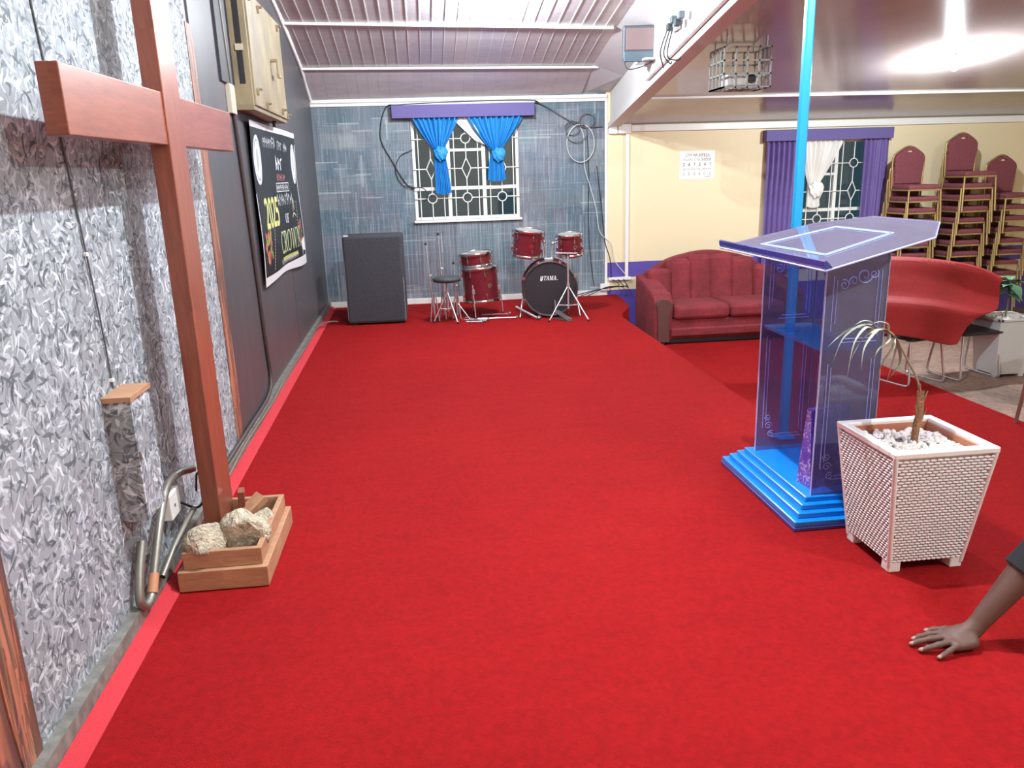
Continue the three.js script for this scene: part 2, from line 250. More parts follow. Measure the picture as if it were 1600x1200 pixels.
// ceilings
{
  const zs = [ZB - .1, -9.1, -8.0, -7.4, -4, ZN + .1], xs = [-1.35, ...Array.from({ length: 28 }, (_, i) => lerp(-1.22, 2.0, i / 27)), BX + .02], top = [];
  for (let i = 0; i < zs.length - 1; i++) for (let j = 0; j < xs.length - 1; j++) { const f = (x, z) => [x, ceilY(x, z) + 0.006, z]; top.push(slab(f(xs[j], zs[i]), f(xs[j + 1], zs[i]), f(xs[j + 1], zs[i + 1]), f(xs[j], zs[i + 1]), [0, 0.1, 0])); }
  const c = struct('ceiling_stage', merge(top), mat('#efecec', 0.4));
  // narrow boards with white joints between them
  const n = 27, zz = [[ZB + .01, -9.12], [-9.08, -8.02], [-7.98, -6.4]];
  for (const [z0, z1] of zz) for (let i = 0; i < n; i++) {
    const x0 = lerp(-1.22, 2.0, i / n) + 0.0006, x1 = lerp(-1.22, 2.0, (i + 1) / n) - 0.0006, mid = z0 < -7.9 && z1 > -7 ? -7.4 : (z0 + z1) / 2, f = (x, z) => [x, ceilY(x, z), z];
    const g = merge([slab(f(x0, z0), f(x1, z0), f(x1, mid), f(x0, mid), [0, 0.004, 0]), slab(f(x0, mid), f(x1, mid), f(x1, z1), f(x0, z1), [0, 0.004, 0])]);
    part(c, 'ceiling_board', g, Mceil);
    if (i && z0 > -9.2) { const w = z0 > -8 ? .005 : .0025, q = (x, z) => [x, ceilY(x, z) - .003, z]; part(c, 'joint_bead', merge([slab(q(x0 - w, z0), q(x0 + w, z0), q(x0 + w, mid), q(x0 - w, mid), [0, .0025, 0]), slab(q(x0 - w, mid), q(x0 + w, mid), q(x0 + w, z1), q(x0 - w, z1), [0, .0025, 0])]), MwhiteGloss); }
  }
  const f = (x, z) => [x, ceilY(x, z), z];
  part(c, 'ceiling_board', slab(f(-1.22, -6.4), f(2, -6.4), f(2, -4), f(-1.22, -4), [0, .004, 0]), Mceil);
  part(c, 'ceiling_board', slab(f(-1.22, -4), f(2, -4), f(2, ZN), f(-1.22, ZN), [0, .004, 0]), Mceil);
  for (let i = 0; i < 5; i++) { const z0 = zs[i], z1 = zs[i + 1]; part(c, 'cove_board', slab(f(2.0, z0), f(BX, z0), f(BX, z1), f(2.0, z1), [0, .004, 0]), Mcove); }
  const bat = (a, b, r = .011) => rod(a, b, r, 6);
  struct('trim_1', rod([-1.2, 2.685, -9.1], [2.06, 2.655, -9.1], 0.014, 6), MwhiteGloss);
  struct('trim_2', rod([-1.17, 2.94, -8.0], [1.96, 2.87, -8.0], 0.016, 6), MwhiteGloss);
  // white cornice on the back wall and along the left wall
  struct('trim_3', extrude([[-.002, 0], [-0.022, 0], [-0.028, 0.03], [-0.045, 0.04], [-0.05, 0.075], [-.002, 0.08]], 3.5).rotateY(Math.PI / 2).translate(-1.2, 2.352, ZB), MwhiteGloss);
  struct('trim_4', tube([[-1.19, 2.42, -9.7], [-1.185, 2.69, -9.1], [-1.17, 2.94, -8], [-1.16, 3.05, -7.4], [-1.12, 3.6, -4]], 0.022, 40, 6), MwhiteGloss);
  // hall ceiling
  const h = struct('ceiling_hall', slab([BX + .06, hallY(ZB - .1), ZB - .1], [XR + .1, hallY(ZB - .1), ZB - .1], [XR + .1, hallY(ZN + .1), ZN + .1], [BX + .06, hallY(ZN + .1), ZN + .1], [0, .1, 0]), Mhallceil);
  struct('trim_5', rod([BX + .1, hallY(-8.5) - .008, -8.5], [XR, hallY(-8.5) - .008, -8.5], 0.014, 6), MwhiteGloss);
  struct('trim_6', bx(2.61, XR, 1.99, 2.066, ZB, ZB + 0.04, 0.006), MwhiteGloss);
  // the boarded drop between the two ceilings
  const bg = []; const zq = [ZB, -9.1, -8.0, -7.4, -4, ZN];
  for (let i = 0; i < 5; i++) { const a = zq[i], b = zq[i + 1]; bg.push(slab([BX, hallY(a) - .03, a], [BX, hallY(b) - .03, b], [BX, ceilY(BX, b) + .06, b], [BX, ceilY(BX, a) + .06, a], [0.12, 0, 0])); }
  const bm = struct('beam', merge(bg), mat('#d6d3cf', 0.6));
  const q = (z0, z1, lo, hi) => slab([BX - .002, hallY(z0) + lo, z0], [BX - .002, hallY(z1) + lo, z1], [BX - .002, hallY(z1) + hi, z1], [BX - .002, hallY(z0) + hi, z0], [-0.03, 0, 0]);
  part(bm, 'cover_strip', q(ZB, ZN, -0.035, 0.02), mat('#d8d4d0', .5));
  part(bm, 'ledge', bx(2.17, BX - .003, 2.528, 2.545, -8.02, -7.62, .003), MwhiteGloss);
  part(bm, 'casing', slab([BX - .002, hallY(-8.0) + .03, -8.0], [BX - .002, hallY(-3) + .03, -3], [BX - .002, hallY(-3) + .5, -3], [BX - .002, hallY(-8) + .44, -8.0], [-0.07, 0, 0]), MwhiteGloss);
}
// skirting on the back wall
struct('baseboard_back', bx(-1.18, 2.3, 0, 0.07, ZB, ZB + 0.025, 0.005), Mwhite);

// ---------------------------------------------------------------- windows
const Mgrille = mat('#e8e8e2', 0.4);
function makeWindow(n, [a, b, c, d]) {
  const g = new THREE.Group(); g.name = 'window_' + n; g.userData.kind = 'structure'; scene.add(g); g.position.set(0, 0, ZB - 0.04);
  const w = b - a, cw = w / 3, fr = 0.035;
  const bar = (x0, x1, y0, y1, z0 = -0.03, z1 = 0.012) => bx(x0, x1, y0, y1, z0, z1);
  part(g, 'window_frame', merge([bar(a, b, c, c + fr), bar(a, b, d - fr, d), bar(a, a + fr, c + fr, d - fr), bar(b - fr, b, c + fr, d - fr)]), Mgrille);
  for (const k of [1, 2]) part(g, 'mullion', bar(a + cw * k - .022, a + cw * k + .022, c + fr, d - fr, -.028, .016), Mgrille);
  part(g, 'transom', bar(a + fr, b - fr, c + 0.35, c + 0.39, -.026, .009), Mgrille);
  part(g, 'transom', bar(a + cw + .022, a + 2 * cw - .022, c + 0.80, c + 0.83, -.026, .009), Mgrille);
  for (let k = 0; k < 3; k++) {
    const x0 = a + cw * k, x1 = x0 + cw, xm = (x0 + x1) / 2, z = 0.03, r = 0.007;
    part(g, 'pane', bx(x0 + .012, x1 - .012, c + .02, c + .37, -.012, -.008), Mglass);
    part(g, 'pane', bx(x0 + .012, x1 - .012, c + .37, d - .02, -.012, -.008), Mglass);
    const gs = [], cy = c + 0.255, dy = c + 0.6, ty = c + 0.945, R = 0.055, L = (p, q) => gs.push(rod([...p, z], [...q, z], r, 6));
    for (const y of [cy, ty]) { const t = new THREE.TorusGeometry(R, r, 6, 20); t.translate(xm, y, z); gs.push(t); L([x0, y], [xm - R, y]); L([xm + R, y], [x1, y]); }
    L([xm, c + .02], [xm, cy - R]); L([xm, cy + R], [xm, dy - .12]); L([xm, dy + .12], [xm, ty - R]); L([xm, ty + R], [xm, d - .02]);
    L([xm, dy - .12], [xm - .055, dy]); L([xm - .055, dy], [xm, dy + .12]); L([xm, dy + .12], [xm + .055, dy]); L([xm + .055, dy], [xm, dy - .12]);
    L([x0, dy], [xm - .055, dy]); L([xm + .055, dy], [x1, dy]);
    for (const s of [.07, cw - .07]) L([x0 + s, c + .02], [x0 + s, d - .02]);
    part(g, 'burglar_bars', merge(gs), Mgrille);
  }
  part(g, 'window_sill', bx(a - .02, b + .02, c - .03, c - .002, 0.042, 0.085, 0.004), Mgrille);
  return g;
}
makeWindow(1, W1); makeWindow(2, W2);

// ---------------------------------------------------------------- lamps in place
bulb('ceiling_bulb', 'bare glowing bulb on a short cord above the near end of the stage', LAMPS.overhead[0], LAMPS.overhead[1], ceilY(0.8, -2.95));
bulb('ceiling_bulb', 'bright bulb under the boarded stage ceiling, above the blue curtains', LAMPS.stage[0], LAMPS.stage[1], ceilY(0.72, -7.3));
bulb('ceiling_bulb', 'dazzling bulb under the glossy hall ceiling, above the stacked chairs', LAMPS.hall[0], LAMPS.hall[1], hallY(-7.2));
bulb('ceiling_bulb', 'glowing bulb under the hall ceiling right of the planters', LAMPS.hallNear[0], LAMPS.hallNear[1], hallY(-0.2));

// ---------------------------------------------------------------- cross in its tray
{
  const g = thing('wooden_cross', 'tall varnished reddish-brown wooden cross standing in a stone-filled tray', 'cross', [-0.9225, 0.04, -3.1725]);
  const post = uvm(box(0.069, 2.56, 0.205, 0.004).translate(0, 1.28, 0)), arm = uvm(box(0.058, 0.182, 1.885, 0.004).rotateX(0.012).translate(-0.001, 1.702, -0.008));
  part(g, 'post', post, Mcross); part(g, 'arm', arm, Mcross2, [0, 0, 0], [0, 0, 0]);
}
{
  const t = thing('wooden_tray', 'two-tier light wooden tray holding the foot of the cross', 'tray', [-0.832, 0, -3.085]);
  const frame = (w, d, h, th, y) => [bx(-w / 2, w / 2, y, y + h, d / 2 - th, d / 2, .003), bx(-w / 2, w / 2, y, y + h, -d / 2, -d / 2 + th, .003), bx(-w / 2, -w / 2 + th, y, y + h, -d / 2 + th, d / 2 - th, .003), bx(w / 2 - th, w / 2, y, y + h, -d / 2 + th, d / 2 - th, .003)];
  for (const b of frame(0.335, 0.575, 0.082, 0.06, 0.003)) part(t, 'lower_board', uvm(b), Mpine);
  for (const b of frame(0.295, 0.53, 0.07, 0.022, 0.085)) part(t, 'upper_board', uvm(b), Mpine);
  part(t, 'bottom_board', uvm(bx(-.11, .11, .003, .035, -.225, .225)), Mpine);
}
function rock(name, label, r, sx, sy, sz, pos, sd, group) {
  const g = new THREE.IcosahedronGeometry(1, 5), p = g.attributes.position, q = V(0, 0, 0);
  const planes = []; seed = sd; for (let i = 0; i < 11; i++) planes.push(V(rr(-1, 1), rr(-1, 1), rr(-1, 1)).normalize().multiplyScalar(1 / rr(.5, .82)));
  for (let i = 0; i < p.count; i++) { q.fromBufferAttribute(p, i).normalize(); let k = 1; for (const n of planes) { const d = q.dot(n); if (d > 1) k = Math.min(k, 1 / d); } const nn = 0.13 * (fbm(q.x * .21 + .5 + sd * .07, q.y * .21 + q.z * .29 + .5, 8, 4) - .5); k += nn * 2.2; p.setXYZ(i, q.x * k * r * sx, q.y * k * r * sy, q.z * k * r * sz); }
  g.computeVertexNormals(); return single(name, label, 'stone', uvm(g), Mrock, pos, [0, rr(0, 6), 0], group);
}
rock('stone', 'smooth pale stone left of the cross post in the tray', 0.092, 1.0, .95, .9, [-0.905, 0.155, -2.90], 11, 'stones in the tray');
rock('stone', 'largest rough pitted stone right of the cross post', 0.115, .85, .98, .95, [-0.775, 0.16, -2.955], 23, 'stones in the tray');
rock('stone', 'crumbly light stone behind the large one near the tray rim', 0.07, .9, .9, 1, [-0.755, 0.135, -3.10], 31, 'stones in the tray');
rock('stone', 'small pale stone in the far corner of the tray', 0.05, 1, .8, 1, [-0.745, 0.11, -3.22], 47, 'stones in the tray');
rock('stone', 'little flat stone wedged at the near left corner of the tray', 0.03, 1.2, .6, 1, [-0.935, 0.075, -2.80 - .07], 53, 'stones in the tray');
{
  single('wood_block', 'upright dark wood offcut wedged against the cross post', 'wood block', uvm(box(0.028, 0.17, 0.05, .002)), Mcross, [-0.845, 0.15, -3.24], [0.1, 0.2, -0.08]);
  single('wood_block', 'pale wood offcut leaning over the back of the tray', 'wood block', uvm(box(0.10, 0.03, 0.07, .002)), Mpine, [-0.79, 0.165, -3.225], [0.15, 0.7, 0.5]);
}
// bent tubes, socket and skirting clutter behind the tray
{
  const Mrust = mat('#8d8a80', 0.45, { metalness: .7 });
  const c = thing('bent_tube_frame', 'dull bent metal tube frame leaning on the wall behind the tray', 'tube frame');
  part(c, 'tube', tube([[-1.03, .34, -3.25], [-1.045, .375, -3.1], [-1.055, .36, -2.98], [-1.05, .28, -2.85], [-1.045, .16, -2.72], [-1.042, .09, -2.65], [-1.045, .075, -2.59], [-1.05, .11, -2.56], [-1.055, .19, -2.60], [-1.06, .28, -2.68]], 0.016, 70, 10), Mrust);
  part(c, 'tube_sleeve', tube([[-1.043, .14, -2.70], [-1.041, .09, -2.648]], 0.0185, 6, 10), mat('#b9805c', .6));
  part(c, 'side_tube', tube([[-1.0, .22, -3.1], [-1.02, .17, -2.92], [-1.035, .1, -2.75]], 0.012, 20, 8), Mrust);
  const s = thing('socket_box', 'white wall socket box behind the cross post', 'socket', [wx(-3.0) + .005, 0.27, -3.05], WA);
  part(s, 'housing', box(0.045, 0.11, 0.12, 0.008).translate(0.02, 0, 0), Mwhite); part(s, 'screw', cyl(0.006, 0.006, 0.004, 10).rotateZ(Math.PI / 2), Msteel, [0.044, 0, 0.02]);
  single('cable', 'short black cable looping from the socket box behind the cross', 'cable', tube([[-1.05, .25, -3.1], [-1.0, .2, -3.16], [-.99, .24, -3.26], [-1.03, .3, -3.3], [-1.06, .2, -3.35]], 0.005, 40, 6), Mcable);
}
// wall box covered in wallpaper
{
  const t = thing('wall_box', 'narrow wallpapered box with a raw wood top fixed to the swirled wall', 'wall box', [0, 0, 0]);
  const z0 = -2.80, z1 = -2.62, x0 = wx(-2.7) + .003, x1 = -1.0;
  const near = part(t, 'side_board', bx(x0, x1, 0.385, 0.82, z1 - 0.012, z1), Mswirl);
  { const p = near.geometry.attributes.position, uv = near.geometry.attributes.uv; for (let k = 0; k < p.count; k++) uv.setXY(k, .3 + (p.getX(k) - x0) / 2.75, p.getY(k) / 2.75); }
  part(t, 'front_board', uvFit(bx(x1 - .012, x1, 0.385, 0.815, z0, z1 - .014), -1.87, 0, -2.75, 2.75), Mswirl);
  part(t, 'wood_top', uvm(bx(x0, x1 + .006, 0.815, 0.832, z0 - .01, z1 + .008)), Mpine);
  part(t, 'hinge', box(0.012, 0.03, 0.01, .002), Msteel, [x1, .62, z1 - .01]);
  const cw = thing('wall_cable', 'thin grey cable clipped down the swirled wall to the box', 'cable');
  part(cw, 'cable', tube([[wx(-2.55) + .008, 2.7, -2.52], [wx(-2.6) + .008, 2.0, -2.60], [wx(-2.6) + .008, 1.5, -2.66], [wx(-2.65) + .01, 1.1, -2.70], [wx(-2.7) + .008, 0.84, -2.72]], 0.0032, 40, 6), mat('#55575a', .6));
  for (const y of [1.68, 1.3, 0.87]) part(cw, 'clip', box(0.012, 0.012, 0.016, .002), Mwhite, [wx(-2.65) + .009, y, -2.66 - (1.5 - y) * .09]);
}

// ---------------------------------------------------------------- distribution box and banner on the left wall
{
  const z0 = -5.42, z1 = -6.68, xw = wx(-6) + .005, xf = -1.005, y0 = 1.965, y1 = 2.70, Mb = mat('#ffffff', .5, { map: tex(256, 256, (u, v) => { const n = fbm(u, v, 4, 5, 2, 1), k = .85 + .35 * (n - .5); return [166 * k, 150 * k, 116 * k]; }, { rep: [1, 1] }) });
  const t = thing('fuse_box', 'large tan metal distribution box mounted high on the dark wall', 'fuse box');
  part(t, 'body', uvm(bx(xw, xf - .012, y0, y1, z1, z0, .006)), Mb);
  const d = part(t, 'door', uvm(bx(xf - .014, xf, y0 + .03, y1 - .01, z1 + .01, z0 - .02, .004)), Mb);
  const zc = (z0 + z1) / 2, hook = (y, z) => part(d, 'latch', merge([box(0.018, .045, .02, .003), cyl(.008, .008, .03, 8).rotateZ(Math.PI / 2).translate(.014, .012, 0)]), Mb, [xf + .006, y, z]);
  for (const [y, z] of [[y1 - .05, z0 - .1], [y1 - .07, z0 - .38], [y1 - .06, z1 + .15], [y0 + .12, z0 - .08], [y0 + .06, z0 - .38], [y0 + .07, z1 + .25], [y0 + .05, z1 + .03]]) hook(y, z);
  part(d, 'handle', merge([cyl(.012, .012, .05, 10).rotateZ(Math.PI / 2), box(.014, .13, .018, .004).translate(.022, -.055, .0), box(.02, .03, .08, .004).translate(.022, -.1, -.03)]), mat('#9a8a68', .5), [xf + .02, 2.36, zc - .1]);
  part(t, 'side_slot', bx(xw + .05, xw + .085, y0 + .16, y1 - .05, z0, z0 + .004), Mblack);
  part(t, 'slot_clip', box(.05, .04, .012, .003), mat('#b5ab93', .6), [xw + .068, 2.34, z0 + .006]);
  part(t, 'cable_gland', cyl(.014, .014, .05, 10), Mcable, [xf - .06, y0 - .02, z1 + .3]);
  single('trunking', 'black vertical board on the wall beside the distribution box', 'trunking', wallL(2.1, 3.3, -5.38, -5.02, .004, .02), mat('#2c2b30', .6));
  single('cable_cover', 'small cream cable cover plate below the black board', 'cover plate', wallL(1.93, 2.1, -5.3, -5.16, .004, .03), mat('#b5ac9c', .6));
  single('wall_conduit', 'dark conduit running down the wall and bending along the skirting', 'conduit', tube([[wx(-5.25) + .018, 3.4, -5.05], [wx(-5.3) + .018, 2.2, -5.22], [wx(-5.4) + .018, 1.5, -5.33], [wx(-5.5) + .018, .5, -5.44], [wx(-5.5) + .018, .2, -5.48], [wx(-5.4) + .022, .11, -5.36], [wx(-5.2) + .024, .088, -5.1], [wx(-4.6) + .022, .09, -4.6], [wx(-4) + .022, .09, -4.0], [wx(-3.5) + .022, .09, -3.55]], 0.013, 120, 8), mat('#463a38', .5));
  single('skirting_cable', 'brown cable lying along the skirting towards the back corner', 'cable', tube([[wx(-3.8) + .05, .05, -3.8], [wx(-4.4) + .046, .07, -4.4], [wx(-5.2) + .05, .06, -5.2], [wx(-6) + .045, .075, -6], [wx(-7) + .05, .06, -7], [wx(-8) + .05, .07, -8], [wx(-8.6) + .14, .05, -8.45], [wx(-8.6) + .22, .04, -8.5]], 0.008, 90, 6), mat('#75645a', .6));
}
{
  const pt = canvasTex(1280, 700, (g, w, h) => {
    g.fillStyle = '#121416'; g.fillRect(0, 0, w, h);
    g.fillStyle = '#d8d8da'; g.fillRect(0, 0, w, 26); g.fillRect(0, h - 40, w, 40); g.fillRect(w - 20, 60, 20, h - 60); g.fillRect(0, 300, 12, 400);
    const scrib = (x, y, l, s, col, up) => { g.strokeStyle = col; g.lineWidth = s * .16; g.beginPath(); for (let i = 0; i < l / s; i++) { const X = x + i * s * .9; g.moveTo(X, y); g.lineTo(X + rr(-.1, .2) * s, y - s * rr(.7, 1.05)); g.lineTo(X + s * .5, y - s * rr(.0, .9)); if (rnd() < .6) { g.moveTo(X, y - s * .5); g.lineTo(X + s * .55, y - s * .5); } } g.stroke(); };
    for (const [x, y] of [[120, 160], [1160, 165]]) { g.fillStyle = '#e4e6ea'; g.beginPath(); g.ellipse(x, y, 90, 105, 0, 0, 7); g.fill(); g.strokeStyle = '#7a8088'; g.lineWidth = 8; g.beginPath(); g.ellipse(x, y, 70, 84, 0, 0, 7); g.stroke(); g.fillStyle = '#a8adb5'; g.beginPath(); g.ellipse(x, y, 30, 50, 0, 0, 7); g.fill(); }
    scrib(300, 100, 320, 50, '#b9bcc2'); scrib(660, 104, 130, 46, '#b9bcc2'); scrib(830, 108, 120, 42, '#b9bcc2');
    scrib(600, 200, 170, 64, '#e6e8ec'); scrib(600, 252, 230, 34, '#c06a6e'); g.strokeStyle = '#d8dadf'; g.lineWidth = 4; g.strokeRect(560, 262, 330, 40); scrib(570, 298, 310, 28, '#d8dadf');
    g.fillStyle = '#d3d684'; g.font = 'bold 190px sans-serif'; g.fillText('2025', 130, 460);
    scrib(560, 370, 420, 52, '#b7b9be'); g.fillStyle = '#c9cbd0'; g.font = 'bold 66px serif'; g.fillText('OF', 700, 460);
    g.fillStyle = '#b9c492'; g.font = '150px serif'; g.fillText('CROWN', 500, 600);
    g.fillStyle = '#aab24e'; g.fillRect(520, 618, 440, 18); scrib(470, 652, 560, 26, '#cfd1d6');
    g.strokeStyle = '#caccd0'; g.lineWidth = 10; g.setLineDash([10, 7]); g.beginPath(); g.moveTo(330, 470); g.lineTo(200, 650); g.stroke(); g.beginPath(); g.moveTo(1080, 360); g.lineTo(1010, 560); g.stroke(); g.setLineDash([]);
    for (let i = 0; i < 60; i++) { g.fillStyle = ['#b04248', '#8a9a4a', '#c85a4e', '#5a6a3a'][(rnd() * 4) | 0]; const l = rnd() < .6; g.beginPath(); g.ellipse(l ? rr(60, 190) : rr(1080, 1180), rr(470, 600), rr(5, 18), rr(8, 24), rr(0, 3), 0, 7); g.fill(); }
    g.fillStyle = '#e8e8ea'; g.beginPath(); g.moveTo(1090, 580); g.lineTo(1240, 560); g.lineTo(1255, 640); g.lineTo(1150, 630); g.lineTo(1130, 668); g.lineTo(1128, 630); g.fill();
    g.strokeStyle = '#d9cfa8'; g.lineWidth = 7; g.beginPath(); g.moveTo(900, 440); g.quadraticCurveTo(960, 400, 1000, 440); g.moveTo(930, 410); g.lineTo(950, 350); g.lineTo(970, 400); g.lineTo(990, 350); g.stroke();
    for (let i = 0; i < 70; i++) { g.fillStyle = 'rgba(225,230,235,.7)'; g.fillRect(rr(230, 1080), rr(110, 290), rr(2, 5), rr(2, 6)); }
  });
  const gm = grid(36, 16, (u, v) => { const z = lerp(-5.62, -7.86, u), top = lerp(1.925, 1.955, u), bot = lerp(0.80, 0.775, u); return [wx(z) + 0.030 + 0.012 * Math.sin(u * 9 + v * 2) * (1 - v * .6) + 0.006 * Math.sin(v * 7), lerp(bot, top, v) + (v < .02 ? .02 * Math.sin(u * 5) : 0), z]; });
  single('banner', 'black printed banner with yellow 2025 lettering below the distribution box', 'banner', gm, mat('#ffffff', 0.4, { map: pt }));
}

// ---------------------------------------------------------------- back wall: pelmet, curtains
const curtainMat = (c, s) => mat(c, 0.6, { phys: true, sheen: .5, sheenColor: new THREE.Color(s), sheenRoughness: .5 });
// cloth hung from (xa..xb at y0), gathered at a knot and hanging on as a tail
function tied(parent, name, m, xa, xb, y0, xk, yk, wk, xe, ye, we, z, folds) {
  const prof = (v) => { const s = v < .55 ? v / .55 : 1, e = v < .55 ? 0 : (v - .55) / .45, q = Math.pow(s, 1.25); return v < .55 ? [lerp(xa, xk - wk / 2, q), lerp(xb, xk + wk / 2, q), lerp(y0, yk, s)] : [lerp(xk - wk / 2, xe - we / 2, Math.sqrt(e)), lerp(xk + wk / 2, xe + we / 2, Math.sqrt(e)), lerp(yk, ye, e)]; };
  const g = grid(64, 40, (u, v) => { const [l, r, y] = prof(v), w = Math.min(r - l, .5), a = .012 + .05 * w * (v < .55 ? .8 : .55); const sw = Math.sin(u * Math.PI * 2 * folds) * a + .3 * a * Math.sin(u * 41 + v * 5); return [lerp(l, r, u) + .15 * sw, y - .02 * Math.sin(u * Math.PI) * (v > .95 ? 1 : 0) - (v < .55 ? .0 : .0), z + .03 + sw]; });
  const c = part(parent, name, g, m);
  const kn = new THREE.SphereGeometry(1, 24, 16), p = kn.attributes.position; for (let i = 0; i < p.count; i++) { const k = 1 + .22 * Math.sin(p.getX(i) * 7 + p.getY(i) * 4) * Math.cos(p.getZ(i) * 5); p.setXYZ(i, p.getX(i) * k * (wk * .75), p.getY(i) * k * wk * .8, p.getZ(i) * k * .045); } kn.computeVertexNormals();
  part(c, 'knot', kn, m, [xk + wk * .25, yk - wk * .35, z + .06]);
  return c;
}
{
  const Mblue = curtainMat('#2a90d2', '#3aa6e8');
  const p = thing('curtain_pelmet', 'purple box pelmet above the blue knotted curtains', 'pelmet');
  part(p, 'front_board', bx(-0.27, 1.41, 2.20, 2.345, ZB + .10, ZB + .12, .003), MpurpleD);
  for (const x of [-0.27, 1.39]) part(p, 'side_board', bx(x, x + .02, 2.2, 2.345, ZB, ZB + .10), MpurpleD);
  const a = thing('knotted_curtain', 'blue curtain tied in a long knot, left half of the barred window', 'curtain', [0, 0, 0], 0);
  tied(a, 'cloth', Mblue, -0.05, 0.51, 2.215, 0.25, 1.83, 0.10, 0.29, 1.34, 0.19, ZB + .04, 9);
  const b = thing('knotted_curtain', 'blue curtain tied in a short knot, right half of the barred window', 'curtain', [0, 0, 0], 0);
  tied(b, 'cloth', Mblue, 0.60, 1.28, 2.215, 0.94, 1.80, 0.10, 0.94, 1.475, 0.22, ZB + .04, 10);
  const w = grid(20, 20, (u, v) => { const x = lerp(lerp(.42, .70, v), lerp(.62, .90, v), u); return [x + .12 * v * u, lerp(2.2, lerp(1.93, 1.80, u), v) - .05 * v * (1 - u) * 0, ZB + .035 + .012 * Math.sin(u * 16 + v * 3)]; });
  single('white_curtain', 'white cloth pulled across between the two blue knotted curtains', 'curtain', w, curtainMat('#dcd8cf', '#ffffff'));
}
{
  const p = thing('curtain_pelmet', 'purple box pelmet above the hall window with purple drapes', 'pelmet');
  part(p, 'front_board', bx(4.30, 5.97, 1.83, 1.965, ZB + .10, ZB + .12, .003), MpurpleD);
  for (const x of [4.30, 5.95]) part(p, 'side_board', bx(x, x + .02, 1.83, 1.965, ZB, ZB + .10), MpurpleD);
  const Mp = curtainMat('#725f9c', '#8a74b0');
  const drape = (x0, x1, f) => grid(60, 6, (u, v) => [lerp(x0, x1, u), lerp(1.86, .18, v), ZB + .06 + .022 * Math.sin(u * Math.PI * 2 * f + Math.sin(v * 2)) + .008 * Math.sin(u * 37)]);
  single('purple_drape', 'long purple drape left of the hall window, behind the blue pole', 'curtain', drape(4.33, 4.74, 6), Mp);
  single('purple_drape', 'long purple drape right of the hall window, beside the stacked chairs', 'curtain', drape(5.62, 5.95, 5), Mp);
  const k = thing('white_curtain', 'white net curtain knotted aside in the hall window', 'curtain');
  tied(k, 'cloth', curtainMat('#f2f0ea', '#ffffff'), 4.74, 5.36, 1.85, 4.98, 1.27, 0.12, 5.0, 1.02, 0.17, ZB + .015, 9);
}
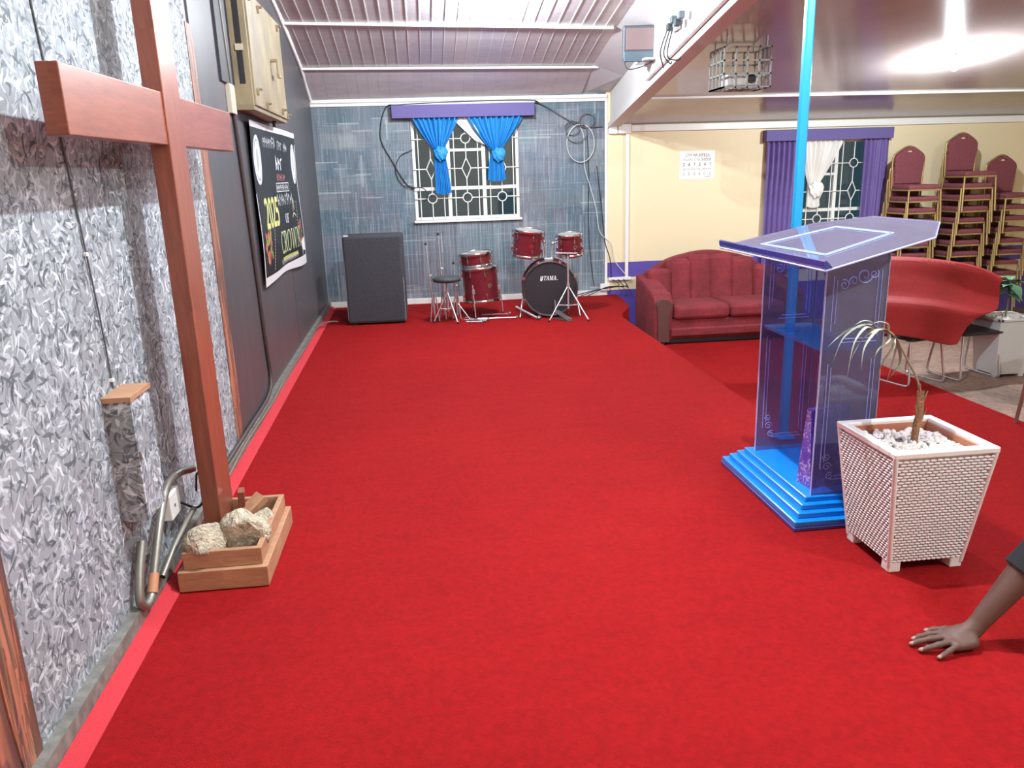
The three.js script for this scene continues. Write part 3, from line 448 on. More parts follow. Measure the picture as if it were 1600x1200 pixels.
// hanging cables on the back wall
{
  const z = ZB + .02;
  const arc = (c, r, n = 14, sq = 1) => Array.from({ length: n }, (_, i) => [c[0] + r * Math.cos(i / n * 6.283), c[1] + sq * r * Math.sin(i / n * 6.283), z + .01 + .004 * (i % 3)]);
  single('wall_cable', 'dark cable drooping from the pelmet down the left of the barred window', 'cable', tube([[1.5, 2.33, z], [1.35, 2.37, z + .09], [.6, 2.37, z + .11], [-.15, 2.35, z + .1], [-.34, 2.32, z], [-.42, 2.0, z], [-.3, 1.72, z], [-.18, 1.5, z], [-.1, 1.42, z], [.05, 1.40, z + .05], [.1, 1.3, z + .06], [.05, 1.25, z + .05]], .006, 90, 6), Mcable);
  single('wall_cable', 'dark loop of cable beside the left edge of the barred window', 'cable', tube([[-.05, 1.85, z + .02], [-.2, 1.78, z], [-.27, 1.62, z], [-.2, 1.45, z + .0], [-.05, 1.40, z + .02]], .005, 40, 6), Mcable);
  single('wall_cable', 'cable running from the cornice down to the coil near the corner', 'cable', tube([[1.42, 2.37, z + .05], [1.6, 2.28, z], [1.8, 2.16, z], [2.0, 2.06, z], [2.25, 2.06, z]], .009, 50, 6), mat('#55585c', .6));
  const coil = thing('cable_coil', 'tangled coil of grey cable hanging near the wall corner', 'cable coil');
  [[[1.93, 2.0], .13], [[2.06, 2.13], .09], [[1.98, 1.87], .17], [[1.88, 2.05], .09]].forEach(([c, r], i) => part(coil, 'cable_loop', tube(arc(c, r, 14, i === 2 ? 1.3 : .9), .006, 60, 6, true), i === 2 ? McableW : mat('#5c6064', .6)));
  single('wall_cable', 'pale cable hanging from the coil down the wall edge', 'cable', tube([[1.95, 2.1, z], [2.02, 1.95, z], [2.03, 1.6, z], [2.1, 1.35, z], [2.17, 1.1, z], [2.22, .8, z + .0], [2.36, .65, z], [2.4, .45, z], [2.55, .25, z + .02]], .006, 80, 6), McableW);
  single('wall_cable', 'dark cable hanging straight down beside the drum kit', 'cable', tube([[2.06, 2.0, z], [2.08, 1.5, z], [2.07, 1.0, z], [2.09, .6, z], [2.12, .3, z], [2.14, .12, z + .02]], .005, 70, 6), Mcable);
  single('wall_cable', 'dark cable crossing the wall corner to the socket strip', 'cable', tube([[2.18, 1.6, z], [2.24, 1.1, z], [2.28, .7, z], [2.35, .45, z], [2.36, .2, z + .02]], .006, 60, 6), Mcable);
  const s = thing('socket_strip', 'white socket strip with tangled plugs low on the cream wall', 'socket strip', [0, 0, 0]);
  part(s, 'strip', bx(2.33, 2.62, .185, .225, ZB + .004, ZB + .045, .006), MwhiteGloss);
  for (let i = 0; i < 3; i++) part(s, 'cable', tube([[2.38 + i * .07, .2, ZB + .05], [2.45 + i * .06, .13 - .02 * i, ZB + .1], [2.3 + i * .1, .12, ZB + .12], [2.2 - i * .03, .08, ZB + .1], [2.05 - .1 * i, .02, ZB + .12]], .006, 40, 6), Mcable);
  const o = thing('wall_socket', 'small white wall socket at the foot of the wall corner', 'socket', [2.28, .105, ZB + .03]);
  part(o, 'plate', box(.12, .09, .04, .006), MwhiteGloss); part(o, 'switch', box(.02, .03, .012, .002), Mwhite, [.02, 0, .022]);
  const cd = thing('white_conduit', 'white conduit pipe running down the cream wall from a junction box', 'conduit', [0, 0, .005]);
  part(cd, 'pipe', bx(2.545, 2.585, .225, 2.0, ZB, ZB + .03, .004), MwhiteGloss);
  part(cd, 'junction_box', bx(2.44, 2.60, 1.97, 2.08, ZB, ZB + .06, .008), MwhiteGloss);
  part(cd, 'junction_box', bx(2.33, 2.435, 1.97, 2.08, ZB, ZB + .05, .006), MwhiteGloss);
}
// payment notice
{
  const t = canvasTex(512, 400, (g, w, h) => {
    g.fillStyle = '#fbfaf6'; g.fillRect(0, 0, w, h); g.fillStyle = '#3c3c3e'; g.textAlign = 'center';
    g.font = '52px sans-serif'; g.fillText('LIPA NA MPESA', w / 2, 74, 380); g.fillRect(70, 82, 370, 3);
    g.font = '52px sans-serif'; g.fillText('PAYBILL NUMBER', w / 2, 140, 460);
    g.font = 'bold 62px sans-serif'; [...'247247'].forEach((c, i) => g.fillText(c, 60 + i * 78, 212));
    g.font = '48px sans-serif'; g.fillText('ACCOUNT NUMBER', w / 2, 274, 460);
    g.font = '62px sans-serif'; [...'080402'].forEach((c, i) => g.fillText(c, 60 + i * 78, 346));
    g.fillRect(380, 362, 76, 8); g.fillStyle = '#b9b9b6'; g.fillRect(40, 364, 320, 3); g.fillRect(130, 384, 240, 3);
  });
  const b = box(.45, .34, .004); const m = mat('#fbfaf6', .6);
  const n = thing('paper_notice', 'white printed payment notice taped to the cream wall', 'notice', [3.46, 1.575, ZB + .004]);
  part(n, 'sheet', b, m); part(n, 'print', new THREE.PlaneGeometry(.445, .335), mat('#ffffff', .6, { map: t }), [0, 0, .0028]);
}

// ---------------------------------------------------------------- speaker cabinet
{
  const t = thing('speaker_cabinet', 'big black carpeted speaker cabinet standing in the left back corner', 'speaker', [-0.525, 0, -8.4 - .24], -0.03);
  const m = mat('#ffffff', .95, { map: tex(256, 256, (u, v) => { const f = fbm(u, v, 64, 2), k = .8 + .4 * f; return [56 * k, 56 * k, 62 * k]; }, { rep: [3, 3] }) });
  part(t, 'cabinet', uvm(box(.62, .93, .46, .03).translate(0, .485, 0)), m);
  part(t, 'edge_trim', tube([[-.29, .95, .215], [-.305, .6, .215], [-.305, .05, .215], [-.28, .03, .215], [.28, .03, .215], [.305, .05, .215], [.305, .5, .215]], .006, 60, 6, false, .1), mat('#77757a', .6));
  for (const [x, z] of [[-.25, .17], [.25, .17], [-.25, -.17], [.25, -.17]]) part(t, 'foot', cyl(.022, .022, .03, 12), Mblack, [x, .012, z]);
  part(t, 'corner_cap', box(.05, .012, .03, .003), MwhiteGloss, [-.27, .952, .2]);
}

// ---------------------------------------------------------------- drum kit
const shellT = tex(256, 128, (u, v) => { const f = fbm(u, v, 32, 3, 1, 1), k = .85 + .3 * f; return [100 * k, 28 * k, 38 * k]; });
const Mshell = mat('#ffffff', .28, { map: shellT, phys: true, clearcoat: .5, clearcoatRoughness: .15 });
const Mhead = mat('#9b9b98', .5), Mhoop = mat('#d4d6da', .16, { metalness: 1 }), Mheadblack = mat('#24242a', .45);
function drumParts(t, r, h, lugs, badgeAngle, topHead = Mhead) {       // axis along y, centred
  part(t, 'shell', new THREE.CylinderGeometry(r, r, h, 40, 1, true), Mshell);
  for (const s of [1, -1]) {
    const rim = new THREE.LatheGeometry([[r + .002, -.016], [r + .012, -.016], [r + .014, .012], [r + .004, .018], [r - .004, .012], [r - .002, -.008]].map((p) => new THREE.Vector2(...p)), 40);
    part(t, 'hoop', rim, Mhoop, [0, s * (h / 2 - .002), 0], s < 0 ? [Math.PI, 0, 0] : undefined);
    part(t, 'drum_head', cyl(r - .004, r - .004, .006, 40), s > 0 ? topHead : Mhead, [0, s * (h / 2 - .001), 0]);
  }
  for (let i = 0; i < lugs; i++) {
    const a = i / lugs * 6.283 + .2; for (const s of h > .2 ? [1, -1] : [0]) part(t, 'lug', merge([box(.018, .045, .024, .005), cyl(.004, .004, h > .2 ? .075 : h, 6).translate(0, s * .03, .01)]), Mhoop, [Math.sin(a) * (r + .01), s * (h / 2 - .065), Math.cos(a) * (r + .01)], [0, a, 0]);
  }
  const bd = part(t, 'badge', cyl(.024, .024, .004, 20).rotateX(Math.PI / 2), Mhoop, [Math.sin(badgeAngle) * (r + .002), -.01, Math.cos(badgeAngle) * (r + .002)], [0, badgeAngle, 0]);
  part(bd, 'emblem', cyl(.011, .011, .005, 3).rotateX(Math.PI / 2), Mblack, [0, 0, .001]);
}
{
  const t = thing('bass_drum', 'large bass drum with a black front head, lying on its spurs', 'drum', [1.365, .315, -8.5], -.12);
  const body = new THREE.Group();
  part(t, 'shell', new THREE.CylinderGeometry(.285, .285, .38, 48, 1, true).rotateX(Math.PI / 2), Mshell);
  const logo = canvasTex(512, 512, (g, w, h) => { g.fillStyle = '#23232a'; g.fillRect(0, 0, w, h); g.fillStyle = '#e9e9ee'; g.save(); g.translate(258, 150); g.transform(1, 0, -.14, 1, 0, 0); g.font = 'bold 58px serif'; g.textAlign = 'left'; g.fillText('TAMA', -62, 20, 128); g.fillRect(-92, -20, 9, 38); g.fillRect(-78, -20, 9, 38); g.beginPath(); g.moveTo(-92, 6); g.lineTo(-69, 6); g.lineTo(-74, 26); g.lineTo(-90, 26); g.fill(); g.beginPath(); g.arc(74, 17, 4, 0, 7); g.fill(); g.restore(); });
  part(t, 'front_head', new THREE.CircleGeometry(.283, 48), mat('#ffffff', .45, { map: logo }), [0, 0, .192]);
  part(t, 'rear_head', new THREE.CircleGeometry(.283, 48), Mhead, [0, 0, -.19], [0, Math.PI, 0]);
  for (const s of [1, -1]) part(t, 'hoop', new THREE.TorusGeometry(.292, .013, 10, 56), s > 0 ? mat('#3a3436', .35) : Mshell, [0, 0, s * .192]);
  for (let i = 0; i < 8; i++) { const a = i / 8 * 6.283 + .4; part(t, 'tension_claw', merge([box(.03, .022, .05, .004), cyl(.005, .005, .12, 6).rotateX(Math.PI / 2).translate(0, .012, -.06), box(.05, .008, .012, .002).translate(0, .02, .02)]), Mhoop, [Math.cos(a) * .297, Math.sin(a) * .297, .18], [0, 0, a - Math.PI / 2]); }
  for (const s of [-1, 1]) { part(t, 'spur', rod([s * .285, -.04, .05], [s * .33, -.31, .14], .009, 8), Mchrome); part(t, 'spur_bracket', box(.03, .06, .04, .006), Mchrome, [s * .292, -.03, .05]); }
  const mt = part(t, 'tom_mount', box(.10, .035, .07, .008), Mchrome, [.0, .30, -.02]);
  part(mt, 'mount_post', rod([-.035, 0, 0], [-.045, .19, 0], .011, 10), Mchrome); part(mt, 'mount_post', rod([.035, 0, 0], [.05, .17, 0], .011, 10), Mchrome);
  part(mt, 'mount_arm', rod([-.045, .19, 0], [-.13, .21, -.02], .01, 10), Mchrome); part(mt, 'mount_arm', rod([.05, .17, 0], [.12, .19, -.02], .01, 10), Mchrome);
  part(mt, 'clamp', new THREE.SphereGeometry(.022, 12, 8), Mchrome, [-.045, .19, 0]); part(mt, 'clamp', new THREE.SphereGeometry(.022, 12, 8), Mchrome, [.05, .17, 0]);
}
{
  const t1 = thing('tom_drum', 'larger red tom mounted over the left of the bass drum', 'drum', [1.135, .80, -8.5]); t1.rotation.set(.1, 0, -.1); drumParts(t1, .155, .27, 6, .15);
  const t2 = thing('tom_drum', 'smaller red tom mounted over the right of the bass drum', 'drum', [1.60, .765, -8.5]); t2.rotation.set(.1, 0, .05); drumParts(t2, .13, .22, 6, .3);
  const ft = thing('floor_tom', 'deep red floor tom on three chrome legs', 'drum', [.615, .37, -8.62]); ft.rotation.set(0.02, 0, .07); drumParts(ft, .195, .36, 8, .45);
  for (const a of [-.5, 1.3, 3.6]) { const x = Math.sin(a), z = Math.cos(a); part(ft, 'leg', rod([x * .212, .02, z * .212], [x * .222, -.345, z * .222], .007, 8), Mchrome); part(ft, 'leg_bracket', box(.026, .05, .03, .005), Mchrome, [x * .205, -.06, z * .205], [0, a, 0]); part(ft, 'rubber_foot', cyl(.012, .012, .03, 10), Mblack, [x * .222, -.35, z * .222]); }
  const sn = thing('snare_drum', 'shallow red snare drum set on top of the floor tom', 'drum', [.575, .64, -8.62]); sn.rotation.set(.03, 0, .08); drumParts(sn, .17, .13, 8, 1.0);
  part(sn, 'drumstick', rod([-.08, .08, .02], [.02, .085, -.05], .008, 8), Mchrome);
}
function tripod(t, hub, spread, r, feetY, n = 3, a0 = .3, lean = 0) {
  for (let i = 0; i < n; i++) { const a = a0 + i / n * 6.283, f = [hub[0] + Math.sin(a) * spread, feetY + .012, hub[2] + Math.cos(a) * spread]; const l = part(t, 'leg', rod(hub, f, r, 8), Mchrome); part(l, 'rubber_foot', new THREE.SphereGeometry(.013, 10, 8), Mblack, f); part(t, 'brace', rod([lerp(hub[0], f[0], .55), lerp(hub[1], f[1], .55), lerp(hub[2], f[2], .55)], [hub[0], hub[1] * .42, hub[2]], r * .8, 6), Mchrome); }
}
{
  const cs = thing('cymbal_stand', 'chrome cymbal stand without cymbals in front of the bass drum', 'stand', [1.51, 0, -8.13]);
  part(cs, 'pole', rod([0, .12, 0], [0, .70, 0], .011, 10), Mchrome); part(cs, 'top_plate', rod([-.13, .715, 0], [.1, .705, .02], .008, 8), Mchrome); part(cs, 'wing_nut', box(.05, .03, .02, .006), Mblack, [0, .69, 0]); part(cs, 'collar', cyl(.018, .018, .05, 12), Mchrome, [0, .37, 0]);
  tripod(cs, [0, .37, 0], .24, .008, 0, 3, -1.2);
  const pd = thing('foot_pedal', 'worn metal foot pedal on the carpet below the cymbal stand', 'pedal', [1.45, 0, -8.15], .5);
  part(pd, 'footboard', box(.075, .012, .24, .004), Msteel, [0, .05, 0], [.28, 0, 0]); part(pd, 'base_plate', box(.07, .006, .26, .002), Msteel, [0, .005, 0]); part(pd, 'beater', rod([0, .06, -.12], [0, .2, -.13], .006, 8), Mchrome);
  const th = thing('drum_throne', 'round black drum stool on chrome tripod legs', 'stool', [.235, 0, -8.35]);
  part(th, 'seat', new THREE.LatheGeometry([[0, .05], [.12, .05], [.148, .04], [.153, .02], [.148, 0], [.12, -.008], [0, -.008]].map((p) => new THREE.Vector2(...p)), 32), mat('#3a3a3e', .6), [0, .445, 0]);
  part(th, 'pole', rod([0, .12, 0], [0, .44, 0], .013, 10), Mchrome); tripod(th, [0, .33, 0], .16, .009, 0, 3, .6);
  const fold = (label, x, z, top, dx, k) => { const s = thing('folded_stand', label, 'stand', [x, 0, z]); part(s, 'pole', rod([0, .05, 0], [dx * .6, top * .6, 0], .011, 8), Mchrome); part(s, 'upper_tube', rod([dx * .6, top * .6, 0], [dx, top, 0], .007, 8), Mchrome); part(s, 'wing_nut', box(.03, .02, .014, .004), Mchrome, [dx * .6 + .012, top * .6, 0]); part(s, 'tip', new THREE.SphereGeometry(.015, 10, 8), Mblack, [dx, top, 0]); for (let i = 0; i < 3; i++) { const a = i * 2.09 + k; part(s, 'leg', rod([Math.sin(a) * .02, .30, Math.cos(a) * .02], [Math.sin(a) * .055, .008, Math.cos(a) * .055], .007, 8), Mchrome); } return s; };
  fold('tall folded chrome stand behind the drum stool', .20, -8.55, .93, -.03, .2); fold('thin folded chrome stand left of the drum stool', .09, -8.42, .84, -.06, 1); fold('short folded chrome stand between the stool and the floor tom', .34, -8.5, .62, -.02, .6);
  const bits = [['chrome rod lying in front of the floor tom', [.40, .012, -8.36], [.66, .014, -8.30], .009], ['second chrome rod crossing the pile of drum hardware', [.42, .03, -8.42], [.62, .012, -8.22], .008], ['long chrome tube lying from the hardware pile towards the bass drum', [.55, .012, -8.40], [.98, .012, -8.36], .009], ['grey rod lying flat behind the hardware pile', [.62, .014, -8.62], [.9, .06, -8.35], .008], ['short chrome clamp rod at the front of the hardware pile', [.42, .012, -8.24], [.6, .012, -8.21], .01], ['bent grey arm on the carpet left of the bass drum', [.98, .12, -8.42], [1.2, .012, -8.2], .014], ['slanted chrome arm between stool and floor tom', [.34, .2, -8.35], [.47, .015, -8.3], .008]];
  for (const [label, a, b, r] of bits) { const h = thing('hardware_rod', label, 'drum hardware', [0, 0, 0], 0, 'loose drum hardware on the carpet'); part(h, 'rod', rod(a, b, r, 8), Mchrome); part(h, 'end_knob', new THREE.SphereGeometry(r * 1.7, 8, 6), Msteel, [b[0], b[1] + r * .7, b[2]]); }
}

// ---------------------------------------------------------------- flood lamp, wiring and cage under the ceiling
{
  const f = thing('floodlight', 'switched-off dark floodlight bracketed to the white beam', 'floodlight', [2.155, 2.69, -7.75], -.1); f.rotation.order = 'YXZ'; f.rotation.x = .12;
  part(f, 'housing', box(.33, .31, .07, .02), mat('#4d5058', .5)); part(f, 'lens', box(.27, .19, .01, .004), mat('#7d6a6c', .15), [0, .035, .037]); part(f, 'driver_box', box(.31, .09, .035, .01), mat('#50606c', .5), [0, -.12, .03]); part(f, 'bracket', rod([.17, 0, -.03], [.2, .16, -.06], .01, 6), Mblack);
  single('floodlight_cable', 'thin dark cable drooping below the floodlight', 'cable', tube([[2.0, 2.56, -7.75], [2.03, 2.46, -7.72], [2.15, 2.47, -7.7], [2.27, 2.52, -7.7]], .005, 30, 6), Mcable);
  const s = thing('beam_sockets', 'white socket with black plugs and wires on the beam', 'socket', [BX - .05, 0, 0]);
  part(s, 'socket_plate', box(.05, .1, .2, .008), MwhiteGloss, [-.05, 2.72, -7.0]);
  for (let i = 0; i < 4; i++) part(s, 'plug', box(.05, .06, .06, .01), mat(['#3c4448', '#5a6a70', '#44505a', '#6d7a80'][i], .6), [-.09, 2.70 + .04 * (i % 2), -6.96 + .1 * i - .05]);
  for (let i = 0; i < 3; i++) part(s, 'wire', tube([[-.1, 2.68, -7.05 + i * .08], [-.14, 2.52 - i * .03, -7.1 + i * .1], [-.05, 2.42, -7.3 + i * .2], [-.02, 2.44, -7.4 + i * .25]], .006, 24, 6), Mcable);
  const c = thing('projector_cage', 'grey metal bar cage hung from the hall ceiling', 'cage', [2.55, 2.165, -6.6]), Mg = mat('#8e8f8b', .5), W = .40, H = .31, D = .32, b = .013;
  const bar = (x0, x1, y0, y1, z0, z1) => bx(x0 - b / 2, x1 + b / 2, y0 - b / 2, y1 + b / 2, z0 - b / 2, z1 + b / 2);
  for (let i = 0; i <= 4; i++) { const x = W * i / 4; part(c, 'bar', bar(x, x, 0, H, 0, 0), Mg); part(c, 'bar', bar(x, x, 0, H, -D, -D), Mg); part(c, 'bar', bar(x, x, 0, 0, -D, 0), Mg); }
  for (let i = 0; i <= 3; i++) { const y = H * i / 3; for (const z of [0, -D]) part(c, 'bar', bar(0, W, y, y, z, z), Mg); for (const x of [0, W]) part(c, 'bar', bar(x, x, y, y, -D, 0), Mg); }
  for (let i = 1; i < 4; i++) for (const x of [0, W]) part(c, 'bar', bar(x, x, 0, H, -D * i / 4, -D * i / 4), Mg);
  for (let i = 1; i < 3; i++) part(c, 'bar', bar(0, W, 0, 0, -D * i / 3, -D * i / 3), Mg);
  for (const [x, z] of [[.03, -.03], [W - .03, -.03], [.03, -D + .03], [W - .03, -D + .03]]) part(c, 'hanger', rod([x, H, z], [x, hallY(-6.6 + z) - 2.165, z], .008, 6), Mg);
  const p = thing('projector', 'pale projector sitting inside the ceiling cage', 'projector', [2.75, 2.175, -6.77]);
  part(p, 'case', box(.28, .1, .22, .015).translate(0, .055, 0), mat('#b9bab8', .5)); part(p, 'lens', cyl(.035, .035, .03, 20).rotateX(Math.PI / 2), Mblack, [.06, .06, .115]);
}

// ---------------------------------------------------------------- blue pole at the stage edge
{
  const t = thing('blue_pole', 'bright blue painted pole standing at the stage edge behind the lectern', 'pole', [2.0, 0, -4.05]), m = mat('#149ad2', .3, { phys: true, clearcoat: .4, clearcoatRoughness: .2 });
  part(t, 'shaft', box(.044, ceilY(2, -4.05) - .002, .044, .008).translate(0, (ceilY(2, -4.05) - .002) / 2, 0), m); part(t, 'base_plate', box(.1, .012, .1, .003), m, [0, .008, 0]);
}

// ---------------------------------------------------------------- lectern
{
  const t = thing('lectern', 'tinted blue acrylic lectern with etched panels on a stepped blue base', 'lectern', [0, 0, 0]);
  const Mb = mat('#0e90f0', .22, { phys: true, clearcoat: .6, clearcoatRoughness: .1 }), MbD = mat('#4a4a9a', .3);
  const acr = (c, k) => mat(c, .04, { phys: true, transmission: k, thickness: 0, ior: 1.49 });
  const Mp = acr('#b8bcda', .84), Mt = acr('#b0b0cc', .72), Msh = acr('#3fb0ee', .75), Metch = mat('#9aa8e6', .6);
  part(t, 'base_rim', bx(1.50, 2.03, .002, .018, -3.72, -2.885, .003), MbD);
  const st = [[0, .018, .045], [.028, .045, .070], [.056, .070, .095], [.084, .095, .118]];
  st.forEach(([i, y0, y1]) => part(t, 'base_step', bx(1.503 + i, 2.027 - i, y0, y1, -3.717 + i, -2.888 - i, .006), Mb));
  const y0 = .118, y1 = 1.10, zf = -3.575, zn = -2.99, xa = 1.62, xb = 1.885;
  const sideTop = (x) => 1.135 + (x - 1.47) * .22 - .012;
  const side = (z) => { const g = extrude([[xa, y0], [xb, y0], [xb, sideTop(xb)], [xa, sideTop(xa)]], .008); g.translate(0, 0, z - .004); return g; };
  part(t, 'side_panel', side(zf), Mp); part(t, 'side_panel', side(zn), Mp);
  part(t, 'front_panel', bx(xb - .008, xb, y0, sideTop(xb) - .004, zf + .005, zn - .005), Mp);
  part(t, 'shelf', bx(xa + .005, xb - .01, .755, .767, zf + .005, zn - .005), Msh);
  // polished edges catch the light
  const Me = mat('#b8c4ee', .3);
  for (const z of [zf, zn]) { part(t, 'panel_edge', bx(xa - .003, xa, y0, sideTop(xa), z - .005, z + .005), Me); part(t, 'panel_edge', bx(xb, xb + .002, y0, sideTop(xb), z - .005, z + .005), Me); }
  // etched double lines and scrolls on the panels
  const etch = (pts, z, r = .0022) => tube(pts.map(([x, y]) => [x, y, z]), r, Math.max(8, pts.length * 10), 4, false, .02);
  const spiral = (cx, cy, r, dir, a0) => Array.from({ length: 22 }, (_, i) => { const a = a0 + dir * i * .42, q = r * (1 - i / 26); return [cx + q * Math.cos(a), cy + q * Math.sin(a)]; });
  for (const z of [zf, zn]) {
    const zz = z + .0055, gs = [];
    for (const [lo, hi] of [[y0 + .06, .735], [.785, 1.10]]) for (const d of [.03, .045]) { gs.push(etch([[xa + d, lo + d * 2], [xa + d, hi - d]], zz), etch([[xb - d, lo + d], [xb - d, hi - d * .3]], zz), etch([[xa + d + .05, lo + d - .02], [xb - d, lo + d - .02]], zz)); }
    for (const [cx, cy, r, a] of [[xa + .06, y0 + .13, .02, 0], [xa + .055, y0 + .175, .018, 3], [xa + .075, y0 + .085, .018, 1]]) gs.push(tube(spiral(cx, cy, r, 1, a).map(([x, y]) => [x, y, zz]), .002, 60, 4));
    for (const [cx, cy, r, a] of [[xa + .16, 1.07, .035, 0], [xa + .075, 1.035, .022, 2], [xa + .115, 1.05, .02, 4], [xa + .2, 1.075, .02, 1]]) gs.push(tube(spiral(cx, cy, r, -1, a).map(([x, y]) => [x, y, zz]), .003, 60, 4));
    part(t, 'etching', merge(gs), Metch);
  }
  // sloping reading top with cut corners and a curled lip on the speaker's side
  const yT = (x) => 1.135 + (x - 1.47) * .22, out = [[1.45, -3.72], [1.45, -2.69], [1.90, -2.74], [2.07, -2.97], [2.07, -3.44], [1.90, -3.67]];
  const tg = extrude(out.map(([x, z]) => [x, -z]), .010); tg.rotateX(-Math.PI / 2);
  { const p = tg.attributes.position; for (let i = 0; i < p.count; i++) p.setY(i, p.getY(i) + yT(p.getX(i))); tg.computeVertexNormals(); }
  const top = part(t, 'reading_top', tg, Mt);
  const lip = extrude([[0, 0], [.028, 0], [.022, .012], [.012, .022], [.0, .034], [-.008, .03], [-.006, .01]], 1.03); lip.translate(1.452, yT(1.45) + .008, -3.72);
  part(top, 'lip', lip, mat('#6f74c4', .1, { phys: true, transmission: .7, thickness: 0 }));
  const edgeP = out.map(([x, z]) => [x, yT(x) + .004, z]); edgeP.forEach((p, i) => part(top, 'edge', rod(p, edgeP[(i + 1) % 6], .0045, 6), Me));
  const rect = [[1.55, -3.48], [1.56, -2.90], [1.88, -2.97], [1.88, -3.42]]; part(top, 'etched_border', merge([0, 1].flatMap((k) => rect.map(([x, z], i) => { const [x2, z2] = rect[(i + 1) % 4], s = k ? .93 : 1, c = [1.72, -3.19], f = (x, z) => [c[0] + (x - c[0]) * s, yT(c[0] + (x - c[0]) * s) + .012, c[1] + (z - c[1]) * s]; return rod(f(x, z), f(x2, z2), .003, 4); }))), Metch);
}
// gift bag on the lectern base
{
  const t = thing('gift_bag', 'purple speckled gift bag with cord handles inside the lectern', 'bag', [1.745, .119, -3.12], .15);
  const m = mat('#ffffff', .5, { map: tex(256, 256, (u, v) => { const f = fbm(u, v, 32, 3), c = fbm(u, v, 6, 3); return f + .5 * c > .92 ? [190, 180, 226] : [78 + 60 * c, 56 + 50 * c, 170 + 30 * c]; }, { rep: [4, 4] }) });
  const g = bx(-.105, .105, 0, .355, -.05, .05).toNonIndexed(), p = g.attributes.position; for (let i = 0; i < p.count; i++) { const k = p.getY(i) / .355; p.setZ(i, p.getZ(i) * (1 - .72 * k)); p.setX(i, p.getX(i) * (1 - .06 * k)); } g.computeVertexNormals();
  part(t, 'body', uvm(g), m);
  for (const z of [.015, -.015]) part(t, 'handle', tube([[-.05, .35, z], [-.045, .44, z], [0, .48, z], [.045, .44, z], [.05, .35, z]], .0035, 30, 6), mat('#b0a4dc', .6));
}

